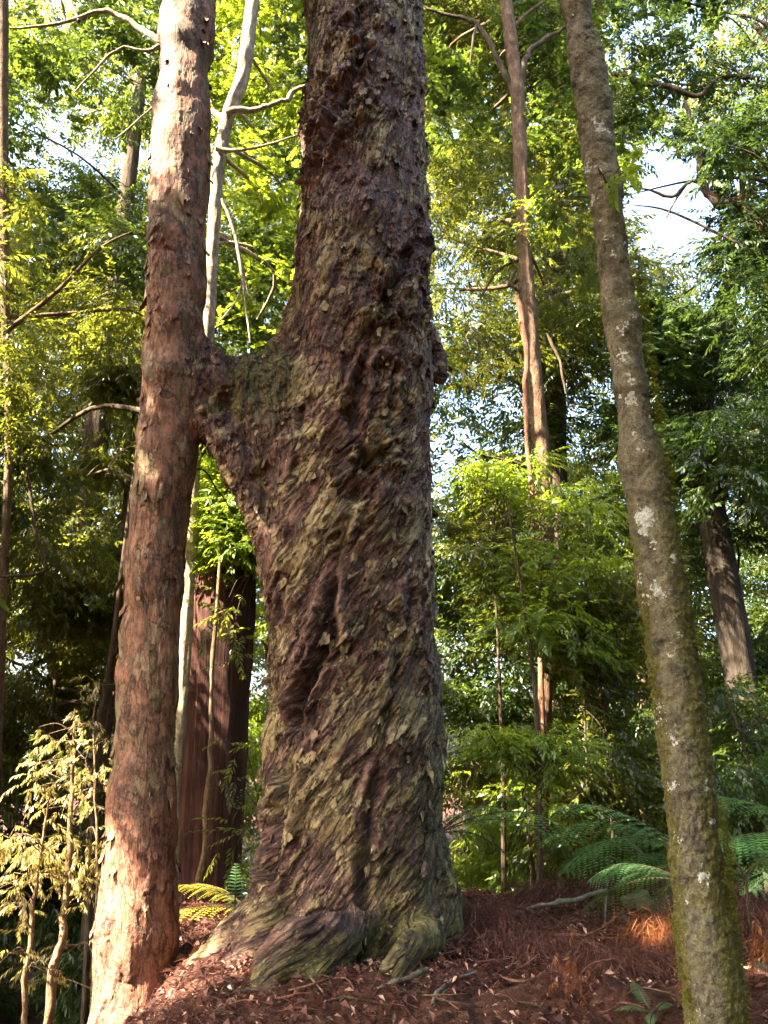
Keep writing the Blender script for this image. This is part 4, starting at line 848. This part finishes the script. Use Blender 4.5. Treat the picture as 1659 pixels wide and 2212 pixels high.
# ------------------------------------------------------------------ sunlit saplings, lower left
def sapling(label, rows, Y, tiers, seed):
    pts = [P(r[0], r[1], Y) for r in rows]; gz = float(ground_z(pts[0][0], Y)); b = np.array([pts[0][0]-.06, Y, gz-.05])
    t = thing('sapling', (b[0], b[1], gz), label, 'sapling', 'sunlit saplings on the left'); A = Acc(); rg = np.random.default_rng(seed)
    pts = [b]+pts; rad = [rows[0][2]/2/FPX*6*1.1]+[r[2]/2/FPX*zc(P(r[0], r[1], Y)) for r in rows]; V, F = tube(pts, rad, 10, sub=8, jit=.12, seed=seed); A.add(V, F)
    P_ = np.array(pts); pos = []; yaw = []
    for px, py, r, n in tiers:
        c = P(px, py, Y+rg.normal()*.12); zb = min(max(c[2]-.05, P_[0, 2]+.1), P_[-1, 2]); s = np.array([np.interp(zb, P_[:, 2], P_[:, 0]), Y, zb])
        V, F = tube([s, (s+c)/2+[0, 0, .05], c], [.006, .0045, .002], 6, sub=5); A.add(V, F)
        n = int(n*.95); o = rg.normal(size=(n, 3))*r*np.array([1, .9, .55]); pos.append(c+o); yaw.append(np.arctan2(o[:, 1], o[:, 0])+rg.normal(size=n)*.4)
        for q in o[:5]: V, F = tube([c, c+q], [.003, .0015], 5, sub=1); A.add(V, F)
    pos = np.concatenate(pos); yaw = np.concatenate(yaw)
    V, F, a, b_ = leaves(pos, yaw, rg.normal(size=len(pos))*.3+.25, rg.uniform(.034, .050, len(pos)), 'droop', seed)
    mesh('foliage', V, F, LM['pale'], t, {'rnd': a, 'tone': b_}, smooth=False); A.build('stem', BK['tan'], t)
sapling('taller sunlit sapling with tiers of pale drooping leaves, lower left', [(100, 2240, 26), (118, 2100, 22), (138, 1980, 17), (148, 1850, 14), (156, 1700, 10), (160, 1590, 5), (162, 1530, 3)], 6.6,
        [(105, 1670, .12, 14), (135, 1640, .10, 12), (200, 1690, .12, 16), (185, 1640, .09, 10), (80, 1700, .08, 8), (140, 1740, .10, 9), (225, 1710, .09, 7), (215, 1830, .10, 12), (150, 1820, .10, 12), (105, 1890, .15, 26), (160, 1900, .14, 22), (60, 1890, .11, 12), (130, 1600, .07, 6), (170, 1560, .07, 5), (180, 1950, .08, 6), (85, 1570, .06, 3)], 51)
sapling('shorter sunlit sapling with pale leaves at the lower left edge', [(48, 2240, 15), (58, 2100, 13), (68, 1990, 11), (80, 1890, 9), (98, 1780, 6), (106, 1720, 4)], 6.4,
        [(30, 1830, .12, 22), (55, 1820, .08, 12), (90, 1840, .10, 16), (20, 1810, .08, 10), (40, 1910, .09, 10), (25, 1940, .08, 8), (60, 1950, .07, 6), (20, 2060, .08, 7), (80, 2090, .07, 5), (40, 2000, .06, 5), (100, 1850, .06, 6)], 52)
sapling('thin half-shaded sapling behind the two sunlit ones', [(195, 2240, 10), (200, 2100, 9), (212, 1900, 7), (205, 1700, 5), (200, 1560, 4)], 7.2,
        [(215, 1480, .12, 8), (190, 1560, .12, 9), (225, 1600, .10, 8), (230, 1750, .12, 9), (190, 1790, .10, 7), (170, 2040, .14, 9), (60, 2120, .12, 8)], 53)

# ------------------------------------------------------------------ ferns
def frond(base, yaw, L, rise, droop, wid, seed, npin=17):
    """feathery compound frond; returns V, F(quads), rnd, tone and the rachis"""
    rg = np.random.default_rng(seed); t = np.linspace(0, 1, 40); hx = L*(t - .10*t**2); hz = rise*L*t - droop*L*t**2.2
    d = np.array([math.cos(yaw), math.sin(yaw), 0]); s = np.array([-math.sin(yaw), math.cos(yaw), 0]); bend = rg.normal()*.12*L
    R = base + d*hx[:, None] + np.array([0, 0, 1])*hz[:, None] + s*(bend*t**2)[:, None]
    V = []; tn = []
    for k in range(npin):
        f = .16+.84*(k+.5)/npin; i = f*39; a = int(i); p = R[a]+(R[min(a+1, 39)]-R[a])*(i-a); T = R[min(a+1, 39)]-R[max(a-1, 0)]; T /= np.linalg.norm(T)
        U = np.cross(s, T)*-1; U = U if U[2] > 0 else -U; pl = wid*L*math.sin(math.pi*min(1, (f-.10)/.92)**.75)**.8+.02*L
        for sd in (-1, 1):
            dr = s*sd*.93 + T*.55 - np.array([0, 0, 1])*(.02+.16*rg.random()); dr /= np.linalg.norm(dr); nl = 11
            q = np.cross(dr, U); q /= np.linalg.norm(q)
            j = (np.arange(nl)+.5)/nl; c = p+dr*(pl*j)[:, None]-np.array([0, 0, 1])*(pl*.22*j**2)[:, None]
            lw = np.minimum(pl*.22, .36*.84*L/npin)*(1-j**2*.75)*(.9+.2*rg.random(nl))+.002; hw = pl/nl*.40
            for e in (-1, 1):
                o = c; v0 = o-dr*hw; v1 = o-dr*hw*.6+q*e*lw[:, None]+dr*hw*.9; v2 = o+q*e*(lw*.96)[:, None]+dr*hw*1.1; v3 = o+dr*hw
                V.append(np.stack([v0, v1, v2, v3], 1).reshape(-1, 3))
    V = np.concatenate(V); F = np.arange(len(V)).reshape(-1, 4); n = len(F)
    return V, F, np.repeat(rg.random(n)*.5+.3, 4), np.full(len(V), rg.random()), R
def fern(name, label, base, fr, mats, trunk=0.0, seed=0, group='ferns behind the mound'):
    g = np.array([base[0], base[1], float(ground_z(base[0], base[1]))]); t = thing(name, g, label, 'fern', group)
    for i, (yaw, L, rise, droop, wid) in enumerate(fr):
        V, F, a, b, R = frond(np.array(base), R_(yaw), L, rise, droop, wid, seed*31+i)
        o = mesh('frond', V, F, LM[mats[i % len(mats)]], t, {'rnd': a, 'tone': b}, smooth=False)
        A = Acc(); v, f = tube(R[::3], np.linspace(.008, .0018, len(R[::3])), 6); A.add(v, f); A.build('stalk', BK['brown'], o)
    A = Acc(); V, F = tube([g-[0, 0, .1], (g+base)/2, np.array(base)+[0, 0, .02]], np.array([.07, .055, .035])*(1 if fr[0][1] > .7 else .18), 12, sub=8, jit=.35, seed=seed); A.add(V, F); A.build('stem', BK['brown'], t); return t
fern('tree_fern', 'large green tree fern arching out behind the mossy tree', P(1500, 1850, 7.3), [(178, 1.35, .62, .55, .34), (192, 1.3, .45, .50, .34), (163, 1.3, .75, .5, .34), (205, 1.0, .20, .30, .32), (150, 1.1, .5, .6, .24), (215, .75, -.05, .35, .26), (20, 1.0, .4, .5, .25), (335, .9, .3, .5, .25), (90, .9, .5, .5, .22), (270, .6, .3, .5, .25)], ['fern'], seed=1)
fern('tree_fern', 'tree fern with broad fronds at the right edge of the picture', P(1850, 1860, 6.8), [(175, 1.35, .80, .50, .36), (188, 1.35, .50, .45, .36), (203, 1.1, .20, .35, .34), (155, 1.0, .5, .55, .26), (180, .7, -.1, .3, .28), (60, .8, .5, .5, .25), (300, .8, .4, .5, .25)], ['fern'], seed=2)
fern('tree_fern', 'shaded tree fern arching right from behind the twisted trunk', P(945, 1800, 7.6), [(352, 1.7, .50, .72, .26), (8, 1.3, .70, .6, .26), (340, 1.3, .4, .5, .26), (160, .9, .5, .5, .2), (40, 1.0, .6, .5, .2), (330, .8, .2, .45, .2)], ['fern', 'blue'], seed=3)
fern('tree_fern', 'low blue-green fern with fine fronds left of the mossy tree', P(1480, 1905, 6.3), [(180, .72, .55, .55, .40), (195, .72, .25, .50, .42), (160, .5, .45, .5, .28), (230, .4, .2, .6, .3)], ['fern', 'blue'], seed=4)
fern('fern', 'yellow sunlit fern between the joined trunks near the ground', P(540, 1965, 7.7), [(184, .82, .62, .42, .26), (192, .80, .16, .20, .6), (170, .6, .7, .4, .3)], ['yellow', 'yellow', 'yellow'], seed=5)
fern('fern', 'small green fern at the left foot of the twisted trunk', P(505, 2030, 6.6), [(205, .30, .0, .5, .26), (100, .42, 1.3, .2, .16), (60, .3, .9, .3, .2), (235, .28, -.2, .4, .25)], ['fern'], seed=6)
fern('fern', 'small pale green fern at the lower right, in front of the mossy tree foot', P(1410, 2190, 4.75), [(110, .20, .9, .4, .2), (30, .18, .6, .5, .2), (170, .2, .5, .5, .2), (250, .15, .4, .5, .2)], ['fern'], seed=7)
fern('fern', 'young light green fern sprouting beside the right edge fronds', P(1610, 1900, 6.0), [(100, .4, 1.3, .5, .2), (30, .4, .8, .5, .2), (200, .38, .8, .6, .2)], ['fresh'], seed=8)

# ------------------------------------------------------------------ litter, sticks, stump
def strand_mesh(p, d, L, w, curl, rg):
    n = len(p); t = np.array([0, .5, 1.]); s = np.cross(d, rg.normal(size=(n, 3))); s /= np.linalg.norm(s, axis=1)[:, None]+1e-9
    c = rg.normal(size=(n, 3))*curl
    V = p[:, None]+d[:, None]*(t[None, :, None]*L[:, None, None])+c[:, None]*(t**2)[None, :, None]*L[:, None, None]
    wv = w[:, None]*np.array([.6, 1, .25]); A = V-s[:, None]*wv[..., None]/2; B = V+s[:, None]*wv[..., None]/2
    Q = np.concatenate([A, B], 1).reshape(-1, 3); b = np.arange(n)[:, None]*6
    F = np.concatenate([b+[0, 1, 4, 3], b+[1, 2, 5, 4]]); return Q, F
def litter():
    rg = np.random.default_rng(99); N = 60000
    x = rg.uniform(-1.9, 3.9, N); y = rg.uniform(3.3, 8.6, N); k = fb2(x*2.3, y*2.3, 4, 3) > .36; x, y = x[k], y[k]
    k = ~((np.hypot(x+.2, y-YM) < .52)); x, y = x[k], y[k]
    ea = rg.uniform(2.6, 6.8, 9000); er = rg.uniform(.5, 1.05, 9000); x = np.append(x, -.2+er*np.cos(ea)); y = np.append(y, YM+er*np.sin(ea)*.95)
    z = ground_z(x, y)+(fb2(x*6, y*6, 5, 5, .6)-.5)*.12+.004; p = np.stack([x, y, z], -1); n = len(p); A = Acc()
    a = rg.random(n)*6.28; d = np.stack([np.cos(a), np.sin(a), rg.normal(size=n)*.25], -1); d /= np.linalg.norm(d, axis=1)[:, None]
    m = n*45//100; V, F = strand_mesh(p[:m]+[0, 0, .012], d[:m], rg.uniform(.03, .14, m), rg.uniform(.002, .005, m), .35, rg)
    A.add(V, F, rnd=np.repeat(rg.random(m), 6), tone=np.repeat(rg.random(m)*.7, 6))
    m2 = n-m; q = p[m:]; dd = d[m:]; L = (.014+.07*rg.random(m2)**2.2)[:, None]; s = np.cross(dd, np.array([0, 0, 1.])+rg.normal(size=(m2, 3))*.5); s /= np.linalg.norm(s, axis=1)[:, None]
    u = np.array([0, 0, 1.])*rg.uniform(.1, .5, m2)[:, None]*L
    V = np.stack([q, q+dd*L*.5+s*L*.2+u, q+dd*L, q+dd*L*.5-s*L*.2+u*.4], 1).reshape(-1, 3)+[0, 0, .01]
    A.add(V, np.arange(len(V)).reshape(-1, 4), rnd=np.repeat(rg.random(m2)**1.0, 4), tone=np.repeat(rg.random(m2)**.8, 4))
    tag(A.build('leaf_litter', LM['dead'], smooth=False), 'red-brown needles and dead leaves covering the mound', 'leaf litter', kind='stuff')
    # pale dry leaves, paler
    m3 = 2600; x = rg.uniform(-1.5, 3.6, m3); y = rg.uniform(3.5, 7.8, m3); z = ground_z(x, y)+.03; q = np.stack([x, y, z], -1); a = rg.random(m3)*6.28; dd = np.stack([np.cos(a), np.sin(a), rg.normal(size=m3)*.5], -1); L = rg.uniform(.015, .055, m3)[:, None]
    s = np.cross(dd, np.array([0, 0, 1.])+rg.normal(size=(m3, 3))*.6); s /= np.linalg.norm(s, axis=1)[:, None]; u = np.array([0, 0, 1.])*L*.25
    V = np.stack([q, q+dd*L*.5+s*L*.17+u, q+dd*L, q+dd*L*.5-s*L*.17+u*.2], 1).reshape(-1, 3)
    mm = M('dry_leaf'); tag(mesh('dry_leaves', V, np.arange(len(V)).reshape(-1, 4), mm.fin(mm.ramp(mm.noise(30), [(.3, (.16, .07, .045)), (.55, (.30, .17, .12)), (.7, (.50, .36, .28))]), .6, .3), smooth=False), 'pale dry leaves scattered on the mound', 'dry leaves', kind='stuff')
litter()
def heap(label, base, n, L, mat, seed, rx, hz, name='dead_frond'):
    rg = np.random.default_rng(seed); base = np.array(base); o = rg.normal(size=(n, 3))*np.array([rx, rx*.7, hz]); o[:, 2] = np.abs(o[:, 2]); p = base+o
    d = np.stack([o[:, 0]/rx*.5, o[:, 1]/rx*.5-.25, -np.ones(n)*.9+rg.normal(size=n)*.4], -1)+rg.normal(size=(n, 3))*.55; d /= np.linalg.norm(d, axis=1)[:, None]
    V, F = strand_mesh(p, d, rg.uniform(.4, 1.2, n)*L, rg.uniform(.0025, .005, n), .3, rg)
    return tag(mesh(name, V, F, LM[mat], None, {'rnd': np.repeat(rg.random(n), 6), 'tone': np.repeat(rg.random(n), 6)}, smooth=False), label, 'dead foliage', 'tangles of dead fronds on the mound')
heap('orange sunlit tangle of dead needles left of the mossy tree foot', P(1425, 2035, 6.0), 1500, .16, 'rust', 1, .10, .07)
heap('red-brown drooping tangle of dead needles near the twisted trunk roots', G(1030, 2010)+[0, 0, .06], 2200, .17, 'dead', 2, .17, .06)
heap('dark red tangle of dead needles on the mound crest below the ferns', G(1240, 1965)+[0, 0, .08], 2200, .20, 'dead', 3, .20, .07)
heap('brown tangle of dead needles in the middle of the mound', G(1120, 2060)+[0, 0, .04], 1600, .15, 'dead', 4, .18, .05)
heap('dark tangle of dead fronds right of the mossy tree', P(1610, 2010, 6.2), 1800, .20, 'dead', 5, .20, .10)
heap('low brown tangle of dead needles at the bottom of the mound', G(1330, 2100)+[0, 0, .05], 1500, .14, 'dead', 6, .20, .05)
def leaf_bunch(label, c, seed):
    rg = np.random.default_rng(seed); t = thing('dead_branch', c, label, 'dead branch', 'dead leafy branches'); pos = c+rg.normal(size=(26, 3))*np.array([.05, .05, .10])
    V, F, a, b = leaves(pos, rg.random(26)*6.28, rg.normal(size=26)*.4+.8, rg.uniform(.028, .045, 26), 'droop', seed); mesh('dead_leaves', V, F, LM['rust'], t, {'rnd': a, 'tone': b}, smooth=False)
    A = Acc(); V, F = tube([c+[.25, .1, .12], c+[.1, .05, .10], c, c-[0, 0, .2]], [.006, .005, .004, .002], 6, sub=5); A.add(V, F); A.build('stem', BK['vine'], t)
leaf_bunch('hanging branch of rusty dead leaves at the lower right edge', P(1648, 2040, 5.2), 61)
leaf_bunch('small drooping dead-leaf branch near the bottom of the mound', P(1240, 2135, 5.0), 62)
def stick(label, rows, bark, lift=.03, seed=0, name='fallen_stick'):
    pts = [G(a, b)+[0, 0, lift+(r[3] if len(r) > 3 else 0)] for r in rows for a, b in [r[:2]]]
    pts = np.array(pts); rad = [r[2]/2/FPX*zc(p) for r, p in zip(rows, pts)]
    V, F = tube(pts, rad, 8, sub=6, jit=.3, seed=seed); A = Acc(); A.add(V, F); return tag(A.build(name, BK[bark]), label, 'stick', 'fallen sticks on the mound')
stick('long pale grey stick lying along the mound crest below the ferns', [(1062, 2008, 4), (1120, 1996, 8, .03), (1180, 1984, 10, .05), (1240, 1976, 10, .06), (1312, 1968, 7, .10)], 'grey', .04, 1)
stick('thin brown stick sloping down the middle right of the mound', [(1265, 2050, 4), (1320, 2085, 7), (1380, 2112, 7), (1425, 2126, 4)], 'vine', .05, 2)
stick('short crooked stick low on the mound, left of the sloping one', [(1178, 2110, 4), (1155, 2126, 7), (1120, 2134, 6), (1080, 2120, 4)], 'vine', .03, 3)
stick('pale forked-looking stick at the bottom of the mound near the roots', [(936, 2186, 7), (940, 2168, 9), (958, 2145, 9), (985, 2128, 6), (1030, 2112, 4)], 'grey', .03, 4)
stick('thin reddish stick leaning across the crest by the ferns', [(1199, 1925, 4, .12), (1240, 1950, 5, .06), (1282, 1976, 4, .02)], 'vine', .03, 5)
stick('short upright grey twig at the crest beside the long pale stick', [(1316, 1930, 5, .16), (1310, 1965, 6, .06), (1306, 2008, 4)], 'grey', .02, 6)
stick('dark mossy curved stick at the foot of the right root arch', [(815, 2152, 6), (850, 2140, 14), (885, 2124, 14), (925, 2106, 8)], 'mossy', .03, 7)
stick('thin brown twig right at the bottom middle of the mound', [(700, 2176, 3), (740, 2165, 6), (790, 2170, 5), (840, 2182, 4)], 'brown', .02, 8)
stick('small dark stick lower left on the mound slope', [(470, 2168, 4), (520, 2150, 8), (560, 2146, 7), (600, 2160, 4)], 'brown', .02, 9)
stick('thin twig arching over the litter below the crest stick', [(1170, 2030, 3), (1230, 2050, 5, .05), (1290, 2040, 4, .05), (1350, 2010, 3, .1)], 'vine', .03, 10)
rgt = np.random.default_rng(321)
for i in range(64):
    up = i % 3 == 0; a = G(rgt.uniform(930, 1640), rgt.uniform(1955, 2060) if up else rgt.uniform(2000, 2205)) if i < 44 else G(rgt.uniform(420, 960), rgt.uniform(2130, 2205))
    L = rgt.uniform(.08, .34); th = rgt.uniform(0, 6.28); d = np.array([math.cos(th), math.sin(th)*.6, 0]); n_ = np.array([-d[1], d[0], 0]); b = a+d*L; b[2] = ground_z(b[0], b[1]); m_ = (a+b)/2+n_*rgt.normal()*.15*L+np.array([0, 0, rgt.uniform(0, .06)*L]); r_ = rgt.uniform(.0025, .0065)
    V, F = tube([a+[0, 0, .03], m_+[0, 0, .04], b+[0, 0, .035+rgt.uniform(0, .2)*L*(i % 4 == 0)]], [r_, r_*.85, r_*.4], 6, sub=6, jit=.35, seed=i); A = Acc(); A.add(V, F)
    tag(A.build('fallen_twig', BK[('vine', 'brown', 'brown', 'tan', 'vine')[i % 5]]), 'small bare twig lying among the litter on the mound', 'twig', 'small twigs strewn over the mound')

def log(label, a, b, r, seed):
    t = np.linspace(0, 1, 26)[:, None]; pts = a+(b-a)*t; rg = np.random.default_rng(seed); V, F = tube(pts, np.full(26, r), 26, jit=.0); q = fb3(V*9, seed, 4)-.5
    c = np.repeat(pts, 26, 0); V = c+(V-c)*(1+q*.7)[:, None]; A = Acc(); A.add(V, F, moss=.45, lich=0.0, crag=.5)
    for e in (0, 25): A.add(np.concatenate([V[e*26:(e+1)*26], pts[e][None]]), np.stack([np.arange(26), (np.arange(26)+1) % 26, np.full(26, 26)], 1), moss=.1, lich=0.0, crag=.5)
    return A.build('log', BK['mossy']), label
def log_t(name, label, cat, a, b, r, seed): o, l = log(label, np.array(a), np.array(b), r, seed); o.name = name; tag(o, l, cat)
g = G(1405, 1975)
log_t('tree_stump', 'short dark rotting stump on the crest left of the mossy tree', 'stump', g+[.02, .2, -.15], g+[-.05, .2, .10], .10, 71)
log_t('fallen_log', 'mossy fallen log right of the mossy tree at the picture edge', 'log', P(1590, 2120, 5.6), P(1760, 2060, 5.9), .07, 72)
print('LEAVES', NL)
import time
